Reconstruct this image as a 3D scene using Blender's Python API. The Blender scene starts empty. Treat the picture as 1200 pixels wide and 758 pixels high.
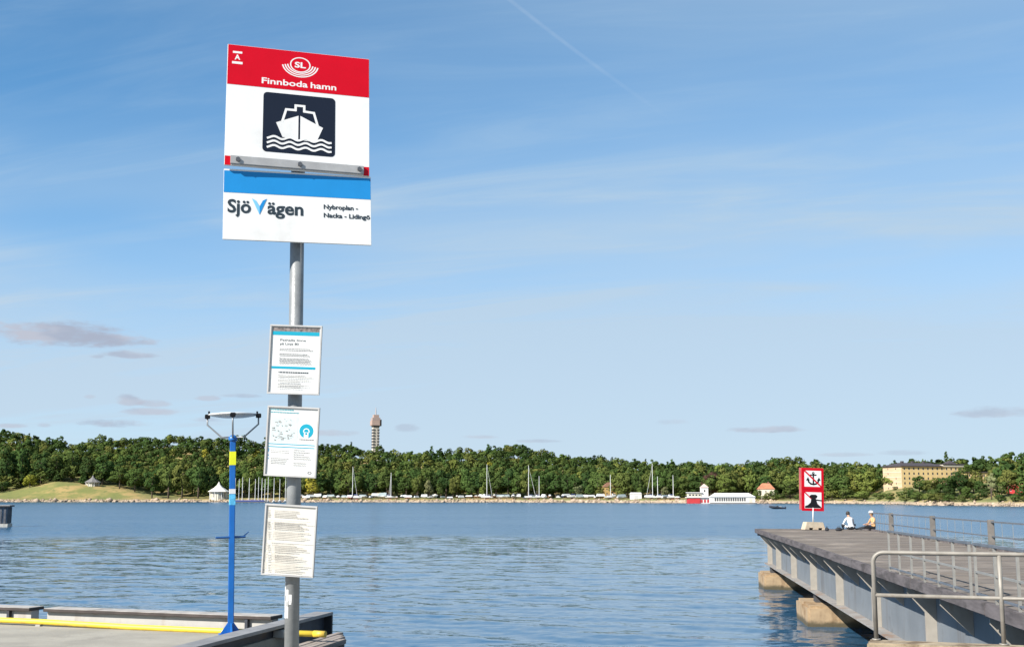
import bpy, bmesh, math, random
import numpy as np
from mathutils import Vector, Matrix

# ---------------------------------------------------------------- camera, sky, sun, exposure
sc = bpy.context.scene
C = sc.collection
R = math.radians
EYE = 4.95                      # camera height above the water
FPX, PX0, PY0, HOR = 1400.0, 600.0, 379.0, 582.0
PITCH = math.atan((HOR - PY0) / FPX)
CP, SP = math.cos(PITCH), math.sin(PITCH)

cam_data = bpy.data.cameras.new('camera')
cam_data.sensor_width = 36.0
cam_data.lens = FPX / 1200.0 * 36.0
cam_data.clip_start = 0.1
cam_data.clip_end = 20000
cam = bpy.data.objects.new('camera', cam_data)
C.objects.link(cam)
cam.location = (0, 0, EYE)
cam.rotation_euler = (math.pi / 2 + PITCH, 0, 0)
sc.camera = cam

SUN_EL, SUN_AZ = R(35), R(230)          # azimuth clockwise from +Y
to_sun = Vector((math.sin(SUN_AZ) * math.cos(SUN_EL), math.cos(SUN_AZ) * math.cos(SUN_EL), math.sin(SUN_EL)))

world = bpy.data.worlds.new('World')
sc.world = world
world.use_nodes = True
WT = world.node_tree
WT.nodes.clear()


class NT:
    """small helper to write node graphs"""
    def __init__(self, tree):
        self.t = tree

    def n(self, kind, **kw):
        nd = self.t.nodes.new(kind)
        for k, v in kw.items():
            setattr(nd, k, v)
        return nd

    def put(self, sock, val):
        if val is None:
            return
        if isinstance(val, bpy.types.NodeSocket):
            self.t.links.new(val, sock)
        else:
            sock.default_value = val

    def m(self, op, a, b=None, c=None, clamp=False):
        nd = self.n('ShaderNodeMath', operation=op, use_clamp=clamp)
        for i, v in enumerate((a, b, c)):
            self.put(nd.inputs[i], v)
        return nd.outputs[0]

    def noise(self, vec, scale, detail=4, rough=0.55, dist=0.0, lac=2.0):
        nd = self.n('ShaderNodeTexNoise')
        self.put(nd.inputs['Vector'], vec)
        nd.inputs['Scale'].default_value = scale
        nd.inputs['Detail'].default_value = detail
        nd.inputs['Roughness'].default_value = rough
        nd.inputs['Distortion'].default_value = dist
        nd.inputs['Lacunarity'].default_value = lac
        return nd.outputs['Fac']

    def sm(self, v, lo, hi, a=0.0, b=1.0):
        nd = self.n('ShaderNodeMapRange', interpolation_type='SMOOTHSTEP')
        self.put(nd.inputs[0], v)
        for i, x in enumerate((lo, hi, a, b)):
            self.put(nd.inputs[i + 1], x)
        return nd.outputs[0]

    def mix(self, fac, a, b, blend='MIX'):
        nd = self.n('ShaderNodeMix', data_type='RGBA', blend_type=blend)
        self.put(nd.inputs[0], fac)
        for s, v in ((nd.inputs[6], a), (nd.inputs[7], b)):
            if isinstance(v, tuple) and len(v) == 3:
                v = (*v, 1)
            self.put(s, v)
        return nd.outputs[2]

    def comb(self, x, y, z):
        nd = self.n('ShaderNodeCombineXYZ')
        for i, v in enumerate((x, y, z)):
            self.put(nd.inputs[i], v)
        return nd.outputs[0]


def ray(px, py):
    """direction of the view ray through a photograph pixel"""
    u, v = (px - PX0) / FPX, (PY0 - py) / FPX
    return Vector((u, CP - v * SP, SP + v * CP))


def at(px, py, Y):
    """world point seen at a pixel, at ground distance Y"""
    d = ray(px, py)
    return Vector((0, 0, EYE)) + d * (Y / d.y)


def az_el(px, py):
    d = ray(px, py).normalized()
    return math.atan2(d.x, d.y), math.asin(d.z)


def build_sky():
    g = NT(WT)
    out = g.n('ShaderNodeOutputWorld')
    bg = g.n('ShaderNodeBackground')
    bg.inputs[1].default_value = 0.088
    sky = g.n('ShaderNodeTexSky', sky_type='NISHITA')
    sky.sun_disc = False
    sky.sun_elevation = SUN_EL
    sky.sun_rotation = SUN_AZ
    sky.air_density = 0.7
    sky.dust_density = 0.2
    sky.ozone_density = 4.0
    tc = g.n('ShaderNodeTexCoord')
    sep = g.n('ShaderNodeSeparateXYZ')
    WT.links.new(tc.outputs['Generated'], sep.inputs[0])
    x, y, z = sep.outputs
    zz = g.m('MAXIMUM', z, 0.0)
    az = g.m('ARCTAN2', x, y)
    el = g.m('ARCSINE', z)
    # high thin cirrus on a plane far overhead, drawn out along one wind direction
    zc = g.m('ADD', zz, 0.13)
    u = g.m('DIVIDE', x, zc)
    v = g.m('DIVIDE', y, zc)
    uv = g.comb(g.m('MULTIPLY', u, 0.55), g.m('ADD', g.m('MULTIPLY', v, 1.15), g.m('MULTIPLY', u, 0.28)), 2.9)
    c1 = g.noise(uv, 0.75, 4, 0.5, 0.5)
    uv2 = g.comb(g.m('MULTIPLY', u, 0.8), g.m('ADD', g.m('MULTIPLY', v, 3.2), g.m('MULTIPLY', u, 0.9)), 3.7)
    c2 = g.noise(uv2, 1.3, 6, 0.6, 0.7)
    hs = g.n('ShaderNodeHueSaturation')
    hs.inputs['Saturation'].default_value = 1.18
    hs.inputs['Hue'].default_value = 0.488
    hs.inputs['Value'].default_value = 1.12
    WT.links.new(sky.outputs[0], hs.inputs['Color'])
    veil = g.sm(c1, 0.32, 0.70)
    wisp = g.sm(c2, 0.40, 0.78)
    low = g.sm(el, 0.01, 0.33, 0.78, 0.02)         # haze veil of the lower sky
    # a broad sheet of cirrus that thickens towards the right
    sheet = g.sm(g.m('ADD', u, g.m('MULTIPLY', g.m('SUBTRACT', c2, 0.5), 0.8)), -0.95, 0.45, 0.0, 0.29)
    cov = g.m('ADD', g.m('ADD', low, sheet), g.m('MULTIPLY', veil, 0.38))
    cov = g.m('MINIMUM', g.m('ADD', cov, g.m('MULTIPLY', g.m('MULTIPLY', wisp, g.sm(c1, 0.3, 0.6)), 0.42)), 0.92)
    thin = g.mix(g.sm(el, 0.05, 0.30), (3.25, 4.02, 4.80), (2.80, 3.72, 4.62))
    col = g.mix(cov, hs.outputs[0], thin)
    # contrail
    a0, e0 = az_el(597, 0)
    a1, e1 = az_el(800, 150)
    L = math.hypot(a1 - a0, e1 - e0)
    dx, dy = (a1 - a0) / L, (e1 - e0) / L
    ra = g.m('SUBTRACT', az, a0)
    re = g.m('SUBTRACT', el, e0)
    along = g.m('ADD', g.m('MULTIPLY', ra, dx), g.m('MULTIPLY', re, dy))
    acr = g.m('ABSOLUTE', g.m('SUBTRACT', g.m('MULTIPLY', ra, dy), g.m('MULTIPLY', re, dx)))
    wob = g.noise(g.comb(g.m('MULTIPLY', along, 60.0), 0, 0), 1.0, 3)
    tr = g.m('MULTIPLY', g.sm(acr, 0.0004, 0.0024, 1, 0), g.sm(along, 0.055, L * 1.02, 1, 0))
    tr = g.m('MULTIPLY', tr, g.m('MULTIPLY', wob, 0.18))
    col = g.mix(tr, col, (4.2, 4.8, 5.4))
    # low fair-weather clouds in the distance
    wn = g.noise(g.comb(g.m('MULTIPLY', az, 40.0), g.m('MULTIPLY', el, 130.0), 1.3), 1.0, 5, 0.6)
    wn2 = g.noise(g.comb(g.m('MULTIPLY', az, 16.0), g.m('MULTIPLY', el, 50.0), 7.1), 1.0, 3, 0.6)
    clouds = [(70, 394, 74, 17, 1.0), (128, 399, 52, 9, 0.8), (150, 416, 32, 5, .75), (113, 418, 10, 3, .5),
              (150, 470, 16, 7, .7), (182, 473, 18, 5, .6), (178, 483, 30, 5, .7), (134, 497, 42, 6, .75),
              (244, 467, 14, 4, .6), (282, 464, 22, 3.5, .5), (105, 465, 7, 3, .4), (16, 499, 16, 3.5, .6),
              (52, 499, 8, 3, .5), (240, 492, 22, 4, .5), (392, 508, 30, 5, .55), (478, 502, 16, 6, .4),
              (900, 504, 44, 5, .65), (1166, 484, 38, 8, .55), (563, 512, 22, 3, .5), (630, 517, 24, 3, .45),
              (992, 533, 34, 3, .4), (790, 495, 22, 4, .25), (1062, 531, 30, 4, .35)]
    for (px, py, hw, hh, s) in clouds:
        a, e = az_el(px, py)
        da = g.m('DIVIDE', g.m('SUBTRACT', az, a), hw / FPX)
        de = g.m('DIVIDE', g.m('SUBTRACT', el, e), hh / FPX)
        # flat-based: distances below the middle count double
        de = g.m('MAXIMUM', de, g.m('MULTIPLY', de, -1.5))
        r = g.m('ADD', g.m('MULTIPLY', da, da), g.m('MULTIPLY', de, de))
        r = g.m('ADD', r, g.m('MULTIPLY', g.m('SUBTRACT', wn, 0.5), 3.2))
        mk = g.m('MULTIPLY', g.sm(r, 0.1, 1.3, 1, 0), min(0.95, s * 1.0))
        tone = g.mix(g.sm(wn2, 0.4, 0.62), (2.45, 2.75, 3.45), (3.15, 3.3, 3.85))
        col = g.mix(mk, col, tone)
    WT.links.new(col, bg.inputs[0])
    WT.links.new(bg.outputs[0], out.inputs[0])


build_sky()

sun_data = bpy.data.lights.new('sun', 'SUN')
sun_data.energy = 5.0
sun_data.angle = R(0.5)
sun_data.color = (1.0, 0.945, 0.86)
sun = bpy.data.objects.new('sun', sun_data)
C.objects.link(sun)
sun.rotation_euler = (-to_sun).to_track_quat('-Z', 'Y').to_euler()

vs = sc.view_settings
vs.view_transform = 'Standard'
vs.look = 'None'
vs.exposure = 0.95
vs.gamma = 1.0
vs.use_curve_mapping = False

# ---------------------------------------------------------------- materials
MATS = {}


def pm(name, col, rough=0.6, metal=0.0, var=0.12, scale=4.0, bump=0.0, bscale=40.0, stain=None, stain_lo=0.55, stain_hi=0.75,
       stain_scale=1.2, spec=0.5, stretch=(1, 1, 1)):
    """principled material with uneven tone, fine relief and optional patches of another colour"""
    if name in MATS:
        return MATS[name]
    col = tuple(c_ * 0.82 for c_ in col)
    stain = tuple(c_ * 0.82 for c_ in stain) if stain else None
    mt = bpy.data.materials.new(name)
    mt.use_nodes = True
    t = mt.node_tree
    b = t.nodes['Principled BSDF']
    g = NT(t)
    tc = g.n('ShaderNodeTexCoord')
    mp = g.n('ShaderNodeMapping')
    t.links.new(tc.outputs['Object'], mp.inputs[0])
    mp.inputs['Scale'].default_value = stretch
    vec = mp.outputs[0]
    nz = g.noise(vec, scale, 5, 0.6)
    lo = tuple(c * (1 - var) for c in col)
    hi = tuple(min(1, c * (1 + var)) for c in col)
    c = g.mix(g.sm(nz, 0.3, 0.7), lo, hi)
    if stain:
        s = g.noise(vec, stain_scale, 6, 0.65)
        c = g.mix(g.sm(s, stain_lo, stain_hi), c, stain)
    t.links.new(c, b.inputs['Base Color'])
    b.inputs['Roughness'].default_value = rough
    b.inputs['Metallic'].default_value = metal
    b.inputs['Specular IOR Level'].default_value = spec
    if bump:
        bn = g.n('ShaderNodeBump')
        bn.inputs['Strength'].default_value = bump
        bn.inputs['Distance'].default_value = 0.01
        t.links.new(g.noise(vec, bscale, 5, 0.6), bn.inputs['Height'])
        t.links.new(bn.outputs[0], b.inputs['Normal'])
    MATS[name] = mt
    return mt


# ---------------------------------------------------------------- mesh helpers
class MB:
    def __init__(self):
        self.v, self.f, self.mi = [], [], []

    def add(self, verts, faces, mi=0):
        o = len(self.v)
        self.v += [tuple(p) for p in verts]
        self.f += [tuple(i + o for i in fc) for fc in faces]
        self.mi += [mi] * len(faces)
        return self

    def box(self, a, b, mi=0, M=None):
        (x0, y0, z0), (x1, y1, z1) = a, b
        vv = [(x0, y0, z0), (x1, y0, z0), (x1, y1, z0), (x0, y1, z0), (x0, y0, z1), (x1, y0, z1), (x1, y1, z1), (x0, y1, z1)]
        if M is not None:
            vv = [M @ Vector(p) for p in vv]
        return self.add(vv, [(0, 3, 2, 1), (4, 5, 6, 7), (0, 1, 5, 4), (1, 2, 6, 5), (2, 3, 7, 6), (3, 0, 4, 7)], mi)

    def prism(self, poly, y0, y1, mi=0, axis='y'):
        """polygon (a, b) extruded along an axis"""
        n = len(poly)
        mk = {'y': lambda a, b, t: (a, t, b), 'x': lambda a, b, t: (t, a, b), 'z': lambda a, b, t: (a, b, t)}[axis]
        vv = [mk(a, b, y0) for a, b in poly] + [mk(a, b, y1) for a, b in poly]
        ff = [tuple(range(n)), tuple(range(2 * n - 1, n - 1, -1))] + [(i, i + n, (i + 1) % n + n, (i + 1) % n) for i in range(n)]
        return self.add(vv, ff, mi)

    def tube(self, pts, r, seg=10, mi=0, cap=True):
        pts = [Vector(p) for p in pts]
        rs = r if isinstance(r, (list, tuple)) else [r] * len(pts)
        rings = []
        up = None
        for i, p in enumerate(pts):
            if i == 0:
                t = pts[1] - p
            elif i == len(pts) - 1:
                t = p - pts[i - 1]
            else:
                t = (pts[i + 1] - p).normalized() + (p - pts[i - 1]).normalized()
            t.normalize()
            if up is None:
                a = Vector((0, 0, 1)) if abs(t.z) < 0.9 else Vector((0, 1, 0))
                up = (a - t * a.dot(t)).normalized()
            else:
                up = (up - t * up.dot(t)).normalized()
            s = t.cross(up)
            rings.append([p + (up * math.cos(k * 2 * math.pi / seg) + s * math.sin(k * 2 * math.pi / seg)) * rs[i] for k in range(seg)])
        vv = [q for rg in rings for q in rg]
        ff = []
        for i in range(len(rings) - 1):
            for k in range(seg):
                a, b = i * seg + k, i * seg + (k + 1) % seg
                ff.append((a, b, b + seg, a + seg))
        if cap:
            ff.append(tuple(range(seg - 1, -1, -1)))
            ff.append(tuple(range((len(rings) - 1) * seg, len(rings) * seg)))
        return self.add(vv, ff, mi)

    def lathe(self, prof, seg=16, c=(0, 0, 0), mi=0):
        vv, ff = [], []
        for (r, z) in prof:
            for k in range(seg):
                a = k * 2 * math.pi / seg
                vv.append((c[0] + r * math.cos(a), c[1] + r * math.sin(a), c[2] + z))
        n = len(prof)
        for i in range(n - 1):
            for k in range(seg):
                a, b = i * seg + k, i * seg + (k + 1) % seg
                ff.append((a, b, b + seg, a + seg))
        ff.append(tuple(range(seg - 1, -1, -1)))
        ff.append(tuple(range((n - 1) * seg, n * seg)))
        return self.add(vv, ff, mi)

    def mesh(self, name, mats, smooth=False, bevel=0):
        me = bpy.data.meshes.new(name)
        me.from_pydata(self.v, [], self.f)
        mats = mats if isinstance(mats, (list, tuple)) else [mats]
        for m_ in mats:
            me.materials.append(m_)
        me.polygons.foreach_set('material_index', self.mi)
        bm = bmesh.new()
        bm.from_mesh(me)
        bmesh.ops.recalc_face_normals(bm, faces=bm.faces)
        if bevel:
            bmesh.ops.bevel(bm, geom=[e for e in bm.edges if len(e.link_faces) == 2 and e.calc_face_angle(0) > 0.6],
                            offset=bevel, segments=2, affect='EDGES', clamp_overlap=True)
        bm.to_mesh(me)
        bm.free()
        if smooth:
            for p in me.polygons:
                p.use_smooth = len(p.vertices) == 4
        return me

    def build(self, name, mats, parent=None, smooth=False, bevel=0, loc=None):
        o = bpy.data.objects.new(name, self.mesh(name, mats, smooth, bevel))
        C.objects.link(o)
        if parent:
            o.parent = parent
        if loc is not None:
            o.location = loc
        return o


def tag(o, label=None, cat=None, group=None, kind=None):
    if label:
        o['label'] = label
    if cat:
        o['category'] = cat
    if group:
        o['group'] = group
    if kind:
        o['kind'] = kind
    return o


def empty(name, loc=(0, 0, 0), rz=0.0, parent=None):
    o = bpy.data.objects.new(name, None)
    C.objects.link(o)
    o.location = loc
    o.rotation_euler = (0, 0, rz)
    o.empty_display_size = 0.3
    if parent:
        o.parent = parent
    return o


def copy_tree(o, parent=None):
    c = o.copy()
    C.objects.link(c)
    c.parent = parent
    for ch in list(o.children):
        copy_tree(ch, c)
    return c


def np_mesh(name, V, F, mat, col=None, nrm=None):
    """fast mesh from numpy arrays of verts and quads"""
    me = bpy.data.meshes.new(name)
    V = np.asarray(V, np.float32)
    F = np.asarray(F, np.int32)
    me.vertices.add(len(V))
    me.vertices.foreach_set('co', V.ravel())
    k = F.shape[1]
    me.loops.add(F.size)
    me.loops.foreach_set('vertex_index', F.ravel())
    me.polygons.add(len(F))
    me.polygons.foreach_set('loop_start', np.arange(0, F.size, k, dtype=np.int32))
    me.polygons.foreach_set('loop_total', np.full(len(F), k, np.int32))
    if col is not None:
        at_ = me.color_attributes.new('tint', 'FLOAT_COLOR', 'POINT')
        at_.data.foreach_set('color', np.c_[col, np.ones(len(col))].astype(np.float32).ravel())
    if nrm is not None:
        an = me.attributes.new('lobe', 'FLOAT_VECTOR', 'POINT')
        an.data.foreach_set('vector', np.asarray(nrm, np.float32).ravel())
    me.materials.append(mat)
    me.update(calc_edges=True)
    return me


def lnk(name, me, parent=None):
    o = bpy.data.objects.new(name, me)
    C.objects.link(o)
    if parent:
        o.parent = parent
    return o


# ================================================================= SETTING: WATER
def water_material():
    mt = bpy.data.materials.new('water')
    mt.use_nodes = True
    t = mt.node_tree
    b = t.nodes['Principled BSDF']
    g = NT(t)
    geo = g.n('ShaderNodeNewGeometry')
    pos = geo.outputs['Position']
    sep = g.n('ShaderNodeSeparateXYZ')
    t.links.new(pos, sep.inputs[0])
    b.inputs['Base Color'].default_value = (0.024, 0.080, 0.152, 1)
    b.inputs['IOR'].default_value = 1.333
    mp = g.n('ShaderNodeMapping')
    t.links.new(pos, mp.inputs[0])
    mp.inputs['Scale'].default_value = (0.42, 1.0, 1.0)
    mp.inputs['Rotation'].default_value = (0, 0, R(10))
    # breeze: the far water is ruffled, nearer patches lie calmer
    big = g.noise(g.comb(g.m('MULTIPLY', sep.outputs[0], 0.010), g.m('MULTIPLY', sep.outputs[1], 0.004), 0), 1.0, 3)
    edge = g.m('ADD', sep.outputs[1], g.m('MULTIPLY', g.m('SUBTRACT', big, 0.5), 80.0))
    far = g.sm(edge, 135.0, 165.0)
    lanes = g.noise(g.comb(g.m('MULTIPLY', sep.outputs[0], 0.004), g.m('MULTIPLY', sep.outputs[1], 0.022), 4.0), 1.0, 4, 0.6)
    amp = g.m('ADD', g.m('MULTIPLY', far, g.sm(lanes, 0.34, 0.62, 0.10, 0.46)), 0.16)

    def slopes(scale, det):
        nd = g.n('ShaderNodeTexNoise')
        t.links.new(mp.outputs[0], nd.inputs['Vector'])
        nd.inputs['Scale'].default_value = scale
        nd.inputs['Detail'].default_value = det
        nd.inputs['Roughness'].default_value = 0.55
        return nd.outputs['Color']
    va = g.n('ShaderNodeVectorMath', operation='ADD')
    t.links.new(slopes(1.5, 4), va.inputs[0])
    t.links.new(slopes(5.0, 2), va.inputs[1])
    vs1 = g.n('ShaderNodeVectorMath', operation='SUBTRACT')
    t.links.new(va.outputs[0], vs1.inputs[0])
    vs1.inputs[1].default_value = (1.0, 1.0, 1.0)
    vm = g.n('ShaderNodeVectorMath', operation='MULTIPLY')
    t.links.new(vs1.outputs[0], vm.inputs[0])
    t.links.new(g.comb(g.m('MULTIPLY', amp, 0.6), amp, 0.0), vm.inputs[1])
    vn = g.n('ShaderNodeVectorMath', operation='ADD')
    t.links.new(geo.outputs['Normal'], vn.inputs[0])
    t.links.new(vm.outputs[0], vn.inputs[1])
    nm = g.n('ShaderNodeVectorMath', operation='NORMALIZE')
    t.links.new(vn.outputs[0], nm.inputs[0])
    t.links.new(nm.outputs[0], b.inputs['Normal'])
    t.links.new(g.m('ADD', g.m('MULTIPLY', far, 0.16), 0.05), b.inputs['Roughness'])
    return mt


def build_water():
    rng = np.random.default_rng(5)
    ys = [-60.0, -20.0, 0.0, 10.0, 16.0, 20.0]
    while ys[-1] < 1500:
        ys.append(ys[-1] + max(0.16, 0.0060 * ys[-1]))
    ys += [1900.0, 2600.0, 4000.0]
    ys = np.array(ys)
    u = np.linspace(-0.58, 0.58, 620)
    w = np.maximum(ys, 0) + 26.0
    X = u[None, :] * w[:, None]
    Y = np.repeat(ys[:, None], len(u), 1)
    step = np.gradient(ys)
    Z = np.zeros_like(X)
    N = 64
    lam = np.exp(rng.uniform(math.log(0.75), math.log(7.0), N))
    th = R(78) + rng.normal(0, 0.55, N)
    ph = rng.uniform(0, 6.28, N)
    calm = 1.0
    for l, a, p in zip(lam, th, ph):
        k = 2 * math.pi / l
        slope = 0.026 * (l / 2.0) ** -0.15 / math.sqrt(N) * 3.4
        amp = slope / k
        att = np.clip((l / np.maximum(step, 0.02) - 2.2) / 2.5, 0, 1)[:, None]
        # wave groups
        grp = 0.65 + 0.35 * np.sin((X * math.cos(a + 1.1) + Y * math.sin(a + 1.1)) * k * 0.11 + p * 3)
        Z += att * amp * grp * np.sin(k * (X * math.cos(a) + Y * math.sin(a)) + p)
    nr, nc = X.shape
    V = np.stack([X, Y, Z], -1).reshape(-1, 3)
    i = np.arange(nr - 1)[:, None] * nc + np.arange(nc - 1)[None, :]
    F = np.stack([i, i + 1, i + nc + 1, i + nc], -1).reshape(-1, 4)
    me = np_mesh('water', V, F, water_material())
    me.polygons.foreach_set('use_smooth', np.ones(len(F), bool))
    tag(lnk('water', me), kind='structure')


build_water()

# ================================================================= SETTING: FAR SHORE
SH = np.array([(-700, 1500), (-300, 1260), (0, 1195), (180, 1180), (350, 1155), (600, 1110), (740, 1020), (860, 935), (960, 915),
               (1030, 850), (1070, 735), (1100, 700), (1140, 690), (1170, 645), (1200, 630), (1500, 560), (1900, 520)], float)
SKYL = np.array([(-700, 500), (-60, 503), (0, 505), (30, 507), (60, 514), (85, 518), (120, 513), (160, 512), (200, 510), (260, 512), (300, 516), (370, 519),
                 (420, 523), (470, 529), (500, 527), (560, 526), (600, 522), (630, 526), (660, 533), (700, 536), (760, 541), (830, 542),
                 (870, 542), (900, 538), (930, 536), (960, 541), (990, 542), (1020, 545), (1060, 543), (1100, 541), (1150, 538),
                 (1200, 536), (1900, 530)], float)
MOUND = np.array([(-700, 6), (-60, 9), (0, 11), (25, 13), (45, 17), (65, 21), (85, 19.5), (110, 16.5), (150, 13.0), (170, 9), (190, 5.5), (215, 3.9), (1010, 3.6),
                  (1040, 9.5), (1120, 9.5), (1200, 6), (1900, 6)], float)


def shore(px):
    return np.interp(px, SH[:, 0], SH[:, 1])


def terr(px, t):
    """height of the far land behind the shoreline, t metres inland"""
    px = np.asarray(px, float)
    t = np.asarray(t, float)
    D = shore(px)
    m = np.interp(px, MOUND[:, 0], MOUND[:, 1])
    top = EYE + (HOR - np.interp(px, SKYL[:, 0], SKYL[:, 1])) / FPX * (D + 300) - 15.0
    top = np.maximum(top, m)
    bank = np.interp(t, [-8, 0, 3, 7, 14, 24], [-2.2, -0.25, 1.6, 2.8, 3.3, 3.6])
    s = np.clip((t - 14) / 40, 0, 1)
    s = s * s * (3 - 2 * s)
    z = bank + (m - 3.6) * s
    s2 = np.clip((t - 60) / 240, 0, 1)
    z = z + (top - m) * s2
    return np.where(t > 300, top * (1 - 0.4 * np.clip((t - 300) / 1500, 0, 1)), z)


def shore_pt(px, t, dz=0.0):
    Y = shore(px) + t
    return Vector(((px - PX0) / FPX * (Y * CP + (terr(px, t) - EYE) * SP), Y, float(terr(px, t)) + dz))


def ground_material():
    mt = bpy.data.materials.new('shore_ground')
    mt.use_nodes = True
    t = mt.node_tree
    b = t.nodes['Principled BSDF']
    g = NT(t)
    geo = g.n('ShaderNodeNewGeometry')
    mp = g.n('ShaderNodeMapping')
    t.links.new(geo.outputs['Position'], mp.inputs[0])
    mp.inputs['Scale'].default_value = (1, 0.8, 3.0)
    n1 = g.noise(mp.outputs[0], 0.035, 4)
    n2 = g.noise(mp.outputs[0], 0.12, 5, 0.65)
    c = g.mix(g.sm(n1, 0.42, 0.6), (0.14, 0.145, 0.038), (0.28, 0.20, 0.075))
    c = g.mix(g.sm(n2, 0.45, 0.7), c, (0.10, 0.12, 0.032))
    sep = g.n('ShaderNodeSeparateXYZ')
    t.links.new(geo.outputs['Position'], sep.inputs[0])
    zz = g.m('ADD', sep.outputs[2], g.m('MULTIPLY', g.m('SUBTRACT', n2, 0.5), 1.6))
    c = g.mix(g.sm(zz, 1.0, 2.9, 1.0, 0.0), c, (0.33, 0.26, 0.185))     # sandy, stony bank
    c = g.mix(g.sm(zz, 0.1, 0.75, 1.0, 0.0), c, (0.05, 0.045, 0.04))    # wet foot of the bank
    t.links.new(c, b.inputs['Base Color'])
    b.inputs['Roughness'].default_value = 0.95
    return mt


def build_shore():
    pxs = np.arange(-700, 1901, 6.0)
    ts = np.array([-8, -2, 0, 1.5, 3, 5, 8, 11, 15, 20, 26, 33, 40, 48, 56, 70, 90, 130, 180, 240, 300, 450, 800, 1500], float)
    rng = np.random.default_rng(3)
    V = []
    for t in ts:
        Y = shore(pxs) + t
        z = terr(pxs, t)
        if 0 < t < 100:
            z = z + rng.normal(0, 0.16, len(pxs))
        X = (pxs - PX0) / FPX * (Y * CP + (z - EYE) * SP)
        V.append(np.stack([X, Y + (rng.normal(0, 0.8, len(pxs)) if t < 8 else 0), z], -1))
    V = np.array(V)
    nr, nc = V.shape[:2]
    i = np.arange(nr - 1)[:, None] * nc + np.arange(nc - 1)[None, :]
    F = np.stack([i, i + 1, i + nc + 1, i + nc], -1).reshape(-1, 4)
    me = np_mesh('far_shore', V.reshape(-1, 3), F, ground_material())
    me.polygons.foreach_set('use_smooth', np.ones(len(F), bool))
    tag(lnk('far_shore', me), kind='structure')


build_shore()


def build_rocks():
    rng = np.random.default_rng(8)
    bm = bmesh.new()
    bmesh.ops.create_icosphere(bm, subdivisions=1, radius=1)
    bv = np.array([v.co for v in bm.verts])
    bf = np.array([[v.index for v in f.verts] for f in bm.faces])
    bm.free()
    V, F, o = [], [], 0
    for k in range(2300):
        px = rng.uniform(-40, 900) if k < 1900 else rng.uniform(900, 1240)
        t = abs(rng.normal(0, 2.6)) - 0.3
        p = shore_pt(px, t)
        s = np.exp(rng.normal(-0.15, 0.45)) * np.array([1.1, 0.9, 0.75]) * (1.0 if k < 1900 else 0.7)
        v = bv * (1 + rng.normal(0, 0.16, (len(bv), 1))) * s
        a = rng.uniform(0, 6.28)
        v = np.c_[v[:, 0] * np.cos(a) - v[:, 1] * np.sin(a), v[:, 0] * np.sin(a) + v[:, 1] * np.cos(a), v[:, 2]]
        V.append(v + [p.x, p.y, p.z + 0.1])
        F.append(bf + o)
        o += len(bv)
    me = np_mesh('shore_rocks', np.concatenate(V), np.concatenate(F),
                 pm('shore_rock', (0.36, 0.275, 0.20), 0.9, var=0.45, scale=0.22, stain=(0.11, 0.085, 0.06), stain_scale=0.4))
    tag(lnk('shore_rocks', me), 'tan boulders and stones lining the far waterline', 'rocks', kind='stuff')


build_rocks()

# ================================================================= TREES
def leaf_material(name, use_object):
    mt = bpy.data.materials.new(name)
    mt.use_nodes = True
    t = mt.node_tree
    t.nodes.clear()
    g = NT(t)
    out = g.n('ShaderNodeOutputMaterial')
    if use_object:
        oi = g.n('ShaderNodeObjectInfo')
        base = oi.outputs['Color']
    else:
        a = g.n('ShaderNodeVertexColor', layer_name='tint')
        base = a.outputs[0]
    geo = g.n('ShaderNodeNewGeometry')
    rnd = geo.outputs['Random Per Island']
    c = g.mix(g.m('MULTIPLY', rnd, 0.5), base, (0.6, 0.66, 0.55), 'MULTIPLY')
    d = g.n('ShaderNodeBsdfDiffuse')
    la = g.n('ShaderNodeAttribute', attribute_name='lobe')
    vt = g.n('ShaderNodeVectorTransform', vector_type='NORMAL', convert_from='OBJECT', convert_to='WORLD')
    t.links.new(la.outputs['Vector'], vt.inputs[0])
    sc1 = g.n('ShaderNodeVectorMath', operation='SCALE')
    t.links.new(vt.outputs[0], sc1.inputs[0])
    sc1.inputs['Scale'].default_value = 1.15
    ad = g.n('ShaderNodeVectorMath', operation='ADD')
    t.links.new(sc1.outputs[0], ad.inputs[0])
    t.links.new(geo.outputs['Normal'], ad.inputs[1])
    nz = g.n('ShaderNodeVectorMath', operation='NORMALIZE')
    t.links.new(ad.outputs[0], nz.inputs[0])
    t.links.new(nz.outputs[0], d.inputs['Normal'])
    tr = g.n('ShaderNodeBsdfTranslucent')
    t.links.new(c, d.inputs[0])
    t.links.new(g.mix(0.5, c, (0.16, 0.20, 0.03)), tr.inputs[0])
    mx = g.n('ShaderNodeMixShader')
    mx.inputs[0].default_value = 0.22
    t.links.new(d.outputs[0], mx.inputs[1])
    t.links.new(tr.outputs[0], mx.inputs[2])
    t.links.new(mx.outputs[0], out.inputs[0])
    return mt


LEAF_OBJ = leaf_material('foliage', True)
LEAF_MASS = leaf_material('foliage_wood', False)
BARK = pm('bark', (0.10, 0.075, 0.055), 0.95, var=0.3, scale=1.5)


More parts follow.
